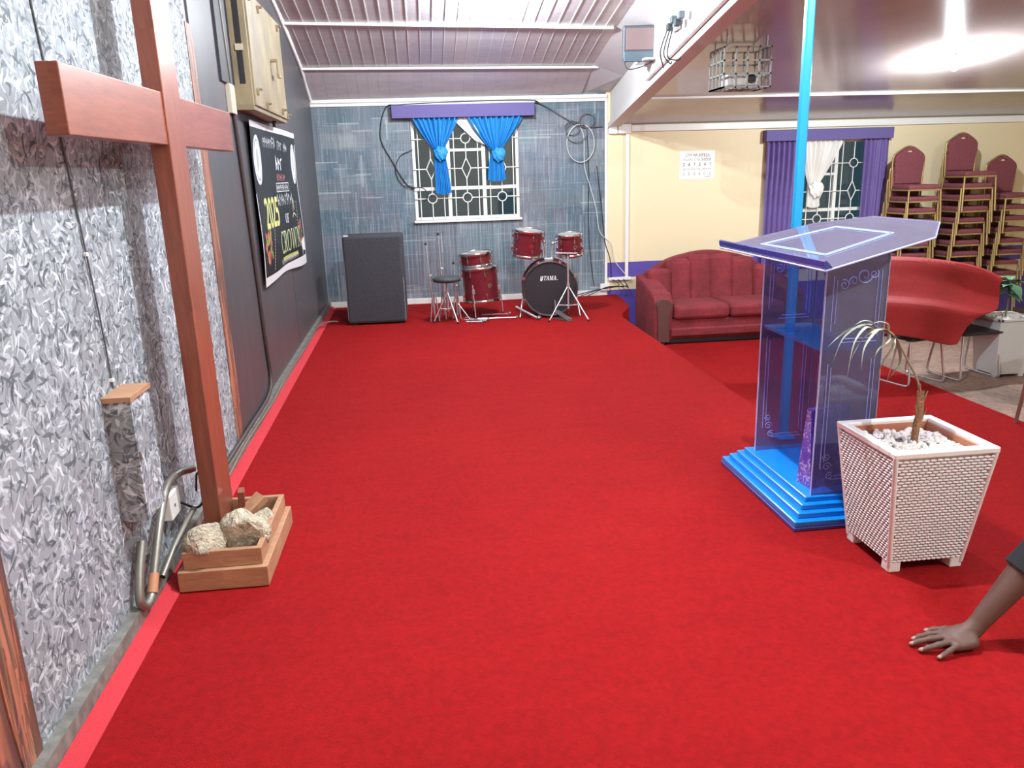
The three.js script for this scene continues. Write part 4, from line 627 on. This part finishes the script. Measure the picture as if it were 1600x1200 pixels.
// ---------------------------------------------------------------- wicker planter with a drooping palm
{
  const cx = 1.835, cz = -2.645, t = thing('wicker_planter', 'white woven wicker planter box in front of the lectern', 'planter', [cx, 0, cz]);
  const Hh = .5, tb = .148, tt = .2, y0 = .035, half = (y) => lerp(tb, tt, (y - y0) / (Hh - y0));
  const Mw = mat('#e6e6e4', .7);
  const body = []; for (let i = 0; i < 4; i++) { const a = i * Math.PI / 2, f = (s, y, o) => { const h = half(y) - o; const x = s * h, z = h; return [x * Math.cos(a) + z * Math.sin(a), y, -x * Math.sin(a) + z * Math.cos(a)]; }; body.push(slab(f(-1, y0, .014), f(1, y0, .014), f(1, Hh - .02, .014), f(-1, Hh - .02, .014), [-Math.sin(a) * .01, 0, -Math.cos(a) * .01])); }
  part(t, 'wall', merge(body), Mw);
  const knot = new THREE.SphereGeometry(1, 8, 6), rows = 36, weave = [], mx = new THREE.Matrix4(), q = new THREE.Quaternion(), sc = V(0, 0, 0);
  for (let side = 0; side < 4; side++) { const a = side * Math.PI / 2; q.setFromEuler(new THREE.Euler(-.11, a, 0, 'YXZ'));
    for (let r = 0; r < rows; r++) { const y = y0 + .006 + (r + .5) / rows * (Hh - .035 - y0), h = half(y), n = 15, w = 2 * h / n;
      for (let k = 0; k <= n; k++) { const s = -h + (k + ((r * .36) % 1)) * w; if (Math.abs(s) > h - w * .3) continue; const z = h - .0005; const g = knot.clone(); g.applyMatrix4(mx.compose(V(s * Math.cos(a) + z * Math.sin(a), y, -s * Math.sin(a) + z * Math.cos(a)), q, sc.set(w * .52, .0050, .0050))); weave.push(g); } } }
  for (const [a, b] of [[-1, -1], [1, -1], [-1, 1], [1, 1]]) part(t, 'corner_post', rod([a * (tb - .004), y0 - .01, b * (tb - .004)], [a * (tt - .006), Hh - .02, b * (tt - .006)], .010, 10), Mw);
  const wv = part(t, 'wicker_weave', merge(weave), Mw); wv.userData.kind = 'stuff';
  const rim = []; for (let i = 0; i < 4; i++) { const a = i * Math.PI / 2; part(t, 'rim', box(i % 2 ? .334 : .408, .024, .037, .006), MwhiteGloss, [Math.sin(a) * .1855, Hh - .01, Math.cos(a) * .1855], [0, a, 0]); }
  for (const [x, z] of [[-1, -1], [1, -1], [-1, 1], [1, 1]]) part(t, 'foot', box(.05, .045, .05, .006), Mw, [x * .125, .0225, z * .125]);
  for (let i = 0; i < 4; i++) { const a = i * Math.PI / 2; part(t, 'liner', bx(-.166, .166, .40, Hh - .012, -.004, .004), mat('#b5765a', .8), [Math.sin(a) * .164, 0, Math.cos(a) * .164], [0, a, 0]); }
  part(t, 'soil', bx(-.16, .16, .40, .452, -.16, .16), mat('#8f8c8a', .9));
  const peb = []; const ico = new THREE.IcosahedronGeometry(1, 1); seed = 99; for (let i = 0; i < 420; i++) { const g = ico.clone(); g.applyMatrix4(mx.compose(V(rr(-.152, .152), .452 + rr(0, .014), rr(-.152, .152)), q.setFromEuler(new THREE.Euler(rr(0, 3), rr(0, 3), 0)), sc.set(rr(.008, .016), rr(.006, .01), rr(.008, .014)))); peb.push(g); }
  const pb = part(t, 'pebbles', merge(peb), mat('#efece4', .7)); pb.userData.kind = 'stuff';
  const pl = thing('palm_plant', 'withered little palm drooping from the white wicker planter', 'plant', [1.844, .45, -2.65]);
  const Mst = mat('#ffffff', .85, { map: tex(128, 128, (u, v) => { const f = fbm(u, v, 8, 4, 4, 1), k = .6 + .7 * f; return [148 * k, 110 * k, 80 * k]; }) }), Mlf = mat('#aaae98', .7), Mlf2 = mat('#8c9480', .7);
  part(pl, 'trunk', tube([[-.004, 0, 0], [0, .08, 0], [.004, .14, .004], [.002, .22, 0]], .0135, 20, 9), Mst);
  for (const [x, y, a] of [[-.012, .12, .35], [.012, .17, -.4], [-.006, .2, .2], [.014, .1, -.2]]) part(pl, 'leaf_stub', rod([x * .6, y, .008], [x * 1.9, y + .05, .012], .005, 5, .002), Mst);
  part(pl, 'stalk', tube([[.002, .21, 0], [-.02, .27, 0], [-.058, .33, .003], [-.10, .4, 0], [-.135, .445, 0], [-.17, .46, .005], [-.24, .47, .01]], .0042, 40, 7), mat('#9a8c74', .7));
  const leaf = (a, b, c, d, w, m) => { const cv = new THREE.CatmullRomCurve3([V(...a), V(...b), V(...c), V(...d)]); const g = grid(4, 16, (u, v) => { const p = cv.getPoint(v), tn = cv.getTangent(v), s = V(0, 0, 1).cross(tn).normalize(), n = s.clone().cross(tn).normalize(), ww = w * Math.sin(Math.PI * Math.min(1, .12 + v * .9)) * (1 - .55 * v), k = (u - .5) * 2; return p.addScaledVector(n, k * ww).addScaledVector(s, .25 * ww * k * k).toArray(); }); part(pl, 'leaf', g, m); };
  seed = 5;
  const L = [[[-.14, .447, 0], [-.19, .475, .02], [-.27, .45, .04], [-.325, .36, .05]], [[-.16, .455, 0], [-.22, .485, -.02], [-.30, .45, -.03], [-.345, .34, -.03]], [[-.17, .46, 0], [-.23, .475, .05], [-.29, .42, .08], [-.30, .33, .09]], [[-.19, .465, 0], [-.25, .49, 0], [-.32, .45, .0], [-.36, .38, .01]], [[-.21, .468, 0], [-.26, .485, .03], [-.31, .44, .05], [-.335, .30, .06]], [[-.15, .45, 0], [-.17, .43, .03], [-.22, .40, .05], [-.235, .34, .05]], [[-.13, .44, 0], [-.115, .40, .01], [-.105, .34, .01], [-.15, .27, .02]], [[-.125, .43, 0], [-.15, .40, .03], [-.19, .35, .04], [-.20, .28, .03]], [[-.13, .44, 0], [-.11, .42, -.02], [-.10, .37, -.03], [-.13, .24, -.02]], [[-.23, .47, 0], [-.28, .475, -.02], [-.33, .44, -.03], [-.37, .40, -.03]], [[-.15, .452, 0], [-.16, .485, .01], [-.2, .50, .02], [-.24, .495, .03]], [[-.2, .466, 0], [-.22, .495, .0], [-.26, .505, .01], [-.3, .49, .02]]];
  L.forEach((p, i) => leaf(...p, i === 6 || i === 8 ? .016 : .011, i % 3 ? Mlf : Mlf2));
}

// ---------------------------------------------------------------- sofa on the hall floor
{
  const t = thing('sofa', 'maroon upholstered sofa with wooden arm fronts against the cream wall', 'sofa', [3.5, HF, -9.0]), Md = mat('#5c3c38', .5);
  const W = .82;
  part(t, 'base', uvm(bx(-.72, .72, .07, .30, -.36, .40, .03)), Msofa); part(t, 'plinth', bx(-.74, .74, .02, .08, -.36, .37), mat('#2c2426', .7));
  part(t, 'front_rail', uvm(bx(-.70, .70, .10, .20, .38, .43, .02)), Msofa);
  for (const s of [-1, 1]) part(t, 'seat_cushion', uvm(box(.67, .17, .62, .06).translate(s * .338, .375, .13)), Msofa);
  // shell-shaped back with rounded lobes
  const n = 6; for (let i = 0; i < n; i++) { const x0 = lerp(-.80, .80, i / n), x1 = lerp(-.80, .80, (i + 1) / n), xm = (x0 + x1) / 2, hh = .95 - .22 * Math.pow(Math.abs(xm) / .8, 2.2); const g = box(x1 - x0 + .04, hh - .25, .24, .075); g.translate(xm, (hh + .25) / 2, 0); g.rotateX(-.12); g.translate(0, 0.02, -.26 + .10 * Math.pow(Math.abs(xm) / .8, 2)); part(t, 'back_cushion', uvm(g), Msofa); }
  part(t, 'back_shell', uvm(extrude(Array.from({ length: 25 }, (_, i) => { const x = lerp(-.86, .86, i / 24); return [x, .97 - .34 * Math.pow(Math.abs(x) / .86, 2.4) + .012 * Math.abs(Math.sin(i / 24 * Math.PI * 3))]; }).concat([[.86, .1], [-.86, .1]]), .1, .02).translate(0, 0, -.47)), Msofa);
  for (const s of [-1, 1]) {
    part(t, 'arm', uvm(extrude([[-.38, .10], [.36, .10], [.37, .48], [.30, .56], [.12, .60], [-.15, .66], [-.38, .70]], .15, .04).rotateY(-Math.PI / 2).translate(s * .79 + .075, 0, 0)), Msofa);
    const fr = new THREE.Shape(); fr.moveTo(-.06, .05); fr.lineTo(.06, .05); fr.bezierCurveTo(.03, .2, .06, .36, .085, .46); fr.bezierCurveTo(.09, .56, -.08, .58, -.09, .48); fr.bezierCurveTo(-.05, .36, -.085, .2, -.06, .05);
    part(t, 'arm_front', extrude(fr, .03, .008).translate(s * .79, 0, .40), Md); part(t, 'foot', cyl(.03, .022, .08, 12), Md, [s * .79, .04, .39]);
    part(t, 'foot', cyl(.03, .022, .08, 12), Md, [s * .76, .04, -.38]);
  }
}

// ---------------------------------------------------------------- stacked banquet chairs
{
  const Mg = mat('#b39a64', .38, { metalness: .55 }), Mu = mat('#ffffff', .8, { map: tex(256, 256, (u, v) => { const f = fbm(u, v, 64, 2), k = .8 + .4 * f; return [122 * k, 62 * k, 70 * k]; }, { rep: [3, 3] }) });
  const proto = new THREE.Group();
  const w = .40;
  part(proto, 'seat', uvm(box(.40, .06, .40, .025).translate(0, .44, .01)), Mu);
  part(proto, 'seat_frame', merge([bx(-.2, .2, .40, .418, .19, .208), bx(-.205, -.187, .40, .418, -.19, .2), bx(.187, .205, .40, .418, -.19, .2)]), Mg);
  const bs = new THREE.Shape(); bs.moveTo(-.16, 0); bs.lineTo(.16, 0); bs.lineTo(.187, .29); bs.bezierCurveTo(.186, .345, .10, .375, .062, .408); bs.bezierCurveTo(.04, .426, -.04, .426, -.062, .408); bs.bezierCurveTo(-.10, .375, -.186, .345, -.187, .29); bs.lineTo(-.16, 0);
  const hole = new THREE.Path(); hole.absellipse(0, .375, .045, .016, 0, 6.283);
  const back = extrude(bs, .022, .006, [hole], 10); back.translate(0, .49, -.20); part(proto, 'backrest', uvm(back), Mu);
  part(proto, 'back_frame', tube([[-.19, .42, -.2], [-.2, .62, -.205], [-.203, .78, -.21], [-.175, .835, -.211], [-.07, .905, -.212], [0, .927, -.213], [.07, .905, -.212], [.175, .835, -.211], [.203, .78, -.21], [.2, .62, -.205], [.19, .42, -.2]], .011, 40, 6), Mg);
  for (const s of [-1, 1]) { part(proto, 'leg', rod([s * .2, .41, .19], [s * .215, 0, .225], .011, 6), Mg); part(proto, 'leg', rod([s * .195, .42, -.195], [s * .215, 0, -.25], .011, 6), Mg); }
  const ord = ['topmost', 'second from the top', 'third from the top', 'fourth from the top', 'fifth from the top', 'sixth from the top', 'seventh from the top', 'eighth from the top', 'ninth from the top', 'tenth from the top', 'eleventh from the top'];
  const stacks = [[6.02, -9.36, 10, 'in the stack beside the purple drape'], [6.68, -9.34, 11, 'in the tallest middle stack'], [7.30, -9.36, 9, 'in the rightmost stack']];
  for (const [x, z, n, where] of stacks) for (let i = 0; i < n; i++) {
    const c = proto.clone(); c.name = numbered('banquet_chair'); c.position.set(x + rr(-.008, .008), HF + i * .138, z + i * .022); c.rotation.y = rr(-.025, .025); scene.add(c);
    tag(c, `maroon gold-framed banquet chair, ${ord[n - 1 - i]} ${where}`, 'chair', 'stacked banquet chairs by the cream wall');
  }
}

// ---------------------------------------------------------------- chairs under a draped red carpet, second planter
{
  const blackChair = (label, x, z, ry) => {
    const t = thing('black_chair', label, 'chair', [x, HF, z], ry), m = mat('#25262b', .5);
    part(t, 'seat', box(.42, .03, .40, .012).translate(0, .44, 0), m); part(t, 'backrest', box(.42, .34, .025, .012), m, [0, .68, -.2], [-.12, 0, 0]);
    for (const s of [-1, 1]) part(t, 'leg_frame', tube([[s * .18, .43, -.16], [s * .2, .2, -.2], [s * .21, .03, -.22], [s * .21, .012, -.14], [s * .21, .012, .12], [s * .21, .03, .2], [s * .2, .2, .18], [s * .18, .43, .15]], .011, 50, 7, false, .3), Mchrome);
    part(t, 'cross_bar', rod([-.19, .42, .12], [.19, .42, .12], .009, 6), Mchrome); return t;
  };
  blackChair('black chair with chrome legs under the left of the draped red carpet', 4.42, -6.55, .25);
  blackChair('black chair with chrome legs under the right end of the draped red carpet', 5.02, -6.62, .1);
  const red = mat('#ffffff', .7, { map: carpetT, phys: true, sheen: .7, sheenRoughness: .4, sheenColor: new THREE.Color(1, .3, .34) });
  const C = [[[3.52, .60, -6.95], [4.40, .62, -6.92], [5.20, .50, -6.86], [5.62, .36, -6.76]], [[3.54, .70, -6.74], [4.42, .68, -6.68], [5.08, .56, -6.64], [5.28, .44, -6.60]], [[3.56, .56, -6.60], [4.44, .50, -6.57], [5.02, .36, -6.56], [5.24, .30, -6.55]], [[3.57, .42, -6.52], [4.44, .34, -6.46], [4.98, .24, -6.46], [5.16, .21, -6.46]], [[3.58, .36, -6.42], [4.42, .28, -6.36], [4.84, .18, -6.36], [4.95, .17, -6.38]], [[3.62, .22, -6.37], [4.36, .12, -6.31], [4.68, .05, -6.31], [4.80, .10, -6.33]], [[3.66, .12, -6.34], [4.25, .03, -6.28], [4.58, -.05, -6.26], [4.66, -.05, -6.26]]];
  const rowsC = C.map((r) => new THREE.CatmullRomCurve3(r.map((p) => V(...p))));
  const at = (u, v) => new THREE.CatmullRomCurve3(rowsC.map((c) => c.getPoint(u))).getPoint(v).toArray();
  const gs = merge([uvm(grid(40, 34, at).toNonIndexed()), uvm(grid(40, 34, (u, v) => { const p = at(u, v); return [p[0], p[1] - .006, p[2] - .004]; }).toNonIndexed())]); 
  single('draped_carpet', 'stiff red carpet piece draped over black chairs on the hall floor', 'carpet', mergeVertices(gs), red).geometry.computeVertexNormals();
  const planter = (label, x, z) => { const t = thing('plain_planter', label, 'planter', [x, HF, z]), m = mat('#cfd0ce', .6), g = bx(-.17, .17, .03, .55, -.17, .17).toNonIndexed(), p = g.attributes.position; for (let i = 0; i < p.count; i++) { const k = lerp(.86, 1.1, p.getY(i) / .55); p.setX(i, p.getX(i) * k); p.setZ(i, p.getZ(i) * k); } g.computeVertexNormals(); part(t, 'box', g, m);
    for (const [a, b] of [[-1, -1], [1, -1], [-1, 1], [1, 1]]) part(t, 'foot', box(.05, .05, .05, .004), m, [a * .12, .025, b * .12]);
    part(t, 'rim', merge([0, 1, 2, 3].map((i) => box(.40, .025, .04, .006).translate(0, .55, .18).rotateY(i * Math.PI / 2))), m);
    const q = []; const ico = new THREE.IcosahedronGeometry(1, 0); for (let i = 0; i < 90; i++) { const r = rr(.012, .02); q.push(ico.clone().scale(r, r * .7, r).translate(rr(-.15, .15), .555 + rr(0, .01), rr(-.15, .15))); } part(t, 'pebbles', merge(q), mat('#eceae2', .7)).userData.kind = 'stuff'; return t; };
  planter('pale grey planter box with white pebbles on the hall floor', 5.38, -6.62);
  const pl = thing('leafy_plant', 'green leafy plant growing in the pale hall planter', 'plant', [5.38, HF + .555, -6.62]), lm = [mat('#5c8060', .6), mat('#86a88a', .6), mat('#3f6348', .6)];
  seed = 77; part(pl, 'stem', tube([[0, 0, 0], [.01, .15, 0], [-.005, .32, .01]], .008, 12, 6), mat('#6e7456', .7));
  for (let i = 0; i < 22; i++) { const a = rr(0, 6.28), h = rr(.18, .36), l = rr(.12, .22), w = rr(.035, .06), up = rr(-.05, .12); const g = grid(4, 8, (u, v) => { const k = (u - .5) * 2 * w * Math.sin(Math.PI * Math.min(.98, .06 + v)), d = v * l; return [Math.cos(a) * d - Math.sin(a) * k, h + up * v - .18 * v * v * l / .2 * .6 + .1 * Math.abs(k), Math.sin(a) * d + Math.cos(a) * k]; }); part(pl, 'leaf', g, lm[i % 3]); }
  const rc = thing('red_chair', 'red-seated chair on brown legs at the right edge of the hall', 'chair', [4.72, HF, -5.1], .35), mr = mat('#c2454c', .7), ml = mat('#6a4238', .5);
  part(rc, 'seat', box(.44, .06, .44, .02).translate(0, .62 - .03, 0), mr); part(rc, 'backrest', box(.42, .36, .03, .012), mr, [.0, .85, .21]);
  for (const [a, b] of [[-1, -1], [1, -1], [-1, 1], [1, 1]]) part(rc, 'leg', rod([a * .17, .57, b * .17], [a * .21, .0, b * .21], .014, 8), ml);
}

// ---------------------------------------------------------------- the person whose arm props on the stage
{
  const caps = (list) => (x, y, z) => { let d = 1e9; const K = 0.03; for (const [a, b, ra, rb, k = K] of list) { const dx = b[0] - a[0], dy = b[1] - a[1], dz = b[2] - a[2], t = clamp(((x - a[0]) * dx + (y - a[1]) * dy + (z - a[2]) * dz) / (dx * dx + dy * dy + dz * dz + 1e-9)); const e = Math.hypot(x - a[0] - dx * t, y - a[1] - dy * t, z - a[2] - dz * t) - lerp(ra, rb, t); const h = clamp(.5 + .5 * (d - e) / k); d = lerp(d, e, h) - k * h * (1 - h); } return d; };
  function polygonise(f, c, half, res) {
    const mc = new MarchingCubes(res, new THREE.MeshBasicMaterial(), false, false, 400000); mc.isolation = 0; let i = 0;
    for (let z = 0; z < res; z++) for (let y = 0; y < res; y++) for (let x = 0; x < res; x++) { const h = res / 2; mc.field[i++] = -f(c[0] + (x - h) / h * half, c[1] + (y - h) / h * half, c[2] + (z - h) / h * half); }
    mc.update(); const n = mc.count, pos = new Float32Array(n * 3); for (let k = 0; k < n; k++) for (let a = 0; a < 3; a++) pos[k * 3 + a] = c[a] + mc.positionArray[k * 3 + a] * half;
    let g = new THREE.BufferGeometry(); g.setAttribute('position', new THREE.BufferAttribute(pos, 3)); g = mergeVertices(g, 1e-5); g.computeVertexNormals(); return g;
  }
  const sho = [2.14, .56, -1.92], elb = [1.895, .305, -2.04], wri = [1.685, .052, -2.03];
  // hand flat on the carpet: fingers point to -x, thumb on the far side
  const F = []; const finger = (x0, z0, pts, r0, r1) => { let p = [x0, .03, z0]; for (let i = 0; i < pts.length; i++) { F.push([p, pts[i], lerp(r0, r1, i / 3), lerp(r0, r1, (i + 1) / 3), .006]); p = pts[i]; } };
  F.push([wri, [1.64, .034, -2.03], .026, .026, .02], [[1.655, .032, -2.05], [1.60, .027, -2.058], .02, .014, .02], [[1.655, .03, -2.03], [1.592, .028, -2.034], .021, .015, .02], [[1.655, .028, -2.01], [1.595, .026, -2.008], .02, .014, .02], [[1.66, .026, -1.995], [1.602, .023, -1.985], .018, .012, .02]);
  finger(1.60, -2.058, [[1.56, .026, -2.062], [1.53, .018, -2.066], [1.508, .011, -2.066]], .0105, .0075);
  finger(1.592, -2.034, [[1.545, .027, -2.036], [1.512, .019, -2.04], [1.486, .011, -2.042]], .011, .0078);
  finger(1.595, -2.008, [[1.552, .025, -2.004], [1.52, .018, -2.004], [1.494, .011, -2.006]], .0105, .0075);
  finger(1.602, -1.985, [[1.568, .021, -1.974], [1.546, .015, -1.967], [1.526, .010, -1.962]], .009, .0068);
  F.push([[1.662, .03, -2.05], [1.63, .022, -2.083], .017, .0125, .015], [[1.63, .022, -2.083], [1.60, .016, -2.097], .0115, .0095, .006], [[1.60, .016, -2.097], [1.575, .012, -2.102], .0095, .0075, .006]);
  const arm = [...F, [wri, elb, .027, .054, .014], [elb, sho, .052, .06, .01]];
  const fine = polygonise(caps(arm), [1.655, .175, -2.03], .185, 110);
  const hip = [2.28, .12, -1.62], chest = [2.17, .48, -1.72], neck = [2.17, .66, -1.72], head = [2.2, .80, -1.71];
  const body = [[wri, elb, .027, .054, .014], [elb, sho, .052, .06, .01], [sho, chest, .07, .11], [hip, chest, .15, .145], [[2.28, .12, -1.72], [2.2, .5, -1.84], .12, .1], [[2.28, .12, -1.52], [2.2, .5, -1.6], .12, .1], [chest, neck, .1, .055], [neck, head, .052, .075], [head, [2.22, .85, -1.71], .085, .088], [[2.27, .79, -1.71], [2.28, .74, -1.71], .05, .035], [[2.3, .80, -1.71], [2.31, .79, -1.71], .014, .012, .01], [[2.2, .81, -1.795], [2.2, .79, -1.795], .016, .012, .01], [[2.2, .81, -1.625], [2.2, .79, -1.625], .016, .012, .01],
    [[2.3, .10, -1.71], [2.66, .06, -1.74], .09, .062], [[2.66, .06, -1.74], [2.68, -.36, -1.74], .06, .04], [[2.68, -.37, -1.74], [2.82, -.41, -1.75], .04, .034], [[2.3, .10, -1.53], [2.66, .06, -1.5], .09, .062], [[2.66, .06, -1.5], [2.68, -.36, -1.5], .06, .04], [[2.68, -.37, -1.5], [2.82, -.41, -1.49], .04, .034], [[2.17, .55, -1.54], [2.3, .3, -1.46], .065, .045], [[2.3, .3, -1.46], [2.5, .16, -1.5], .042, .03], [[2.5, .16, -1.5], [2.6, .135, -1.5], .03, .026]];
  const bodyF = caps(body), coarse = polygonise((x, y, z) => bodyF(x, y, z), [2.3, .22, -1.75], .72, 104);
  // where the two grids meet the finer one wins
  const skin = new THREE.Color('#5d4238'), cloth = new THREE.Color('#17181b'), jeans = new THREE.Color('#23283a'), nail = new THREE.Color('#a98476'), col = new THREE.Color();
  const ax = V(elb[0] - wri[0], elb[1] - wri[1], 0).normalize();
  const paint = (g, f) => { const p = g.attributes.position, c = []; for (let i = 0; i < p.count; i++) { f(p.getX(i), p.getY(i), p.getZ(i)); c.push(col.r, col.g, col.b); } g.setAttribute('color', new THREE.Float32BufferAttribute(c, 3)); return g; };
  const tips = [[1.504, -2.066], [1.482, -2.042], [1.49, -2.006], [1.523, -1.962], [1.572, -2.102]];
  const fineF = paint(fine, (x, y, z) => { col.copy(skin); for (const [a, b] of tips) if (Math.hypot(x - a, z - b) < .0085 && y > .011) col.copy(nail); });
  const keep = (g, test) => { const p = g.attributes.position, id = g.index.array, out = []; for (let i = 0; i < id.length; i += 3) { let k = 0; for (let j = 0; j < 3; j++) if (test(p.getX(id[i + j]), p.getY(id[i + j]), p.getZ(id[i + j]))) k++; if (k) out.push(id[i], id[i + 1], id[i + 2]); } g.setIndex(out); return g; };
  const proj = (x, y) => (x - wri[0]) * ax.x + (y - wri[1]) * ax.y;
  keep(fineF, (x, y, z) => proj(x, y) < .19); keep(coarse, (x, y, z) => proj(x, y) > .18);
  const coarseF = paint(coarse, (x, y, z) => { const h = y > .64 && x < 2.4; col.copy(h || (y > .1 && x > 2.34 && z > -1.56 && y < .32) || proj(x, y) < .235 ? skin : y < .14 && x > 2.12 ? jeans : cloth); });
  const strip = (g) => { g = g.toNonIndexed(); g.deleteAttribute('uv'); return g; };
  const bodyG = mergeGeometries([strip(fineF), strip(coarseF)]);
  const per = tag(shade(new THREE.Mesh(bodyG, mat('#ffffff', .6, { vertexColors: true }))), 'person in a black top propping an arm on the red stage carpet', 'person'); per.name = 'person'; scene.add(per);
  const cuffA = V(...wri).addScaledVector(ax, .235), sl = rod([cuffA.x, cuffA.y, -2.04], [elb[0] + .02, elb[1] + .02, -2.035], .06, 24, .062); part(per, 'sleeve', mergeVertices(merge([sl, rod(elb, sho, .06, 20, .075), new THREE.SphereGeometry(.06, 16, 12).translate(...elb)])), mat('#1b1c20', .85));
  const hair = new THREE.SphereGeometry(.096, 24, 16, 0, 6.283, 0, 1.5); hair.rotateZ(.45); part(per, 'hair', hair, mat('#121212', .95), [2.205, .84, -1.71]);
}

scene.traverse((o) => { if (o.isMesh) { o.castShadow = true; o.receiveShadow = true; } });
renderer.render(scene, camera);
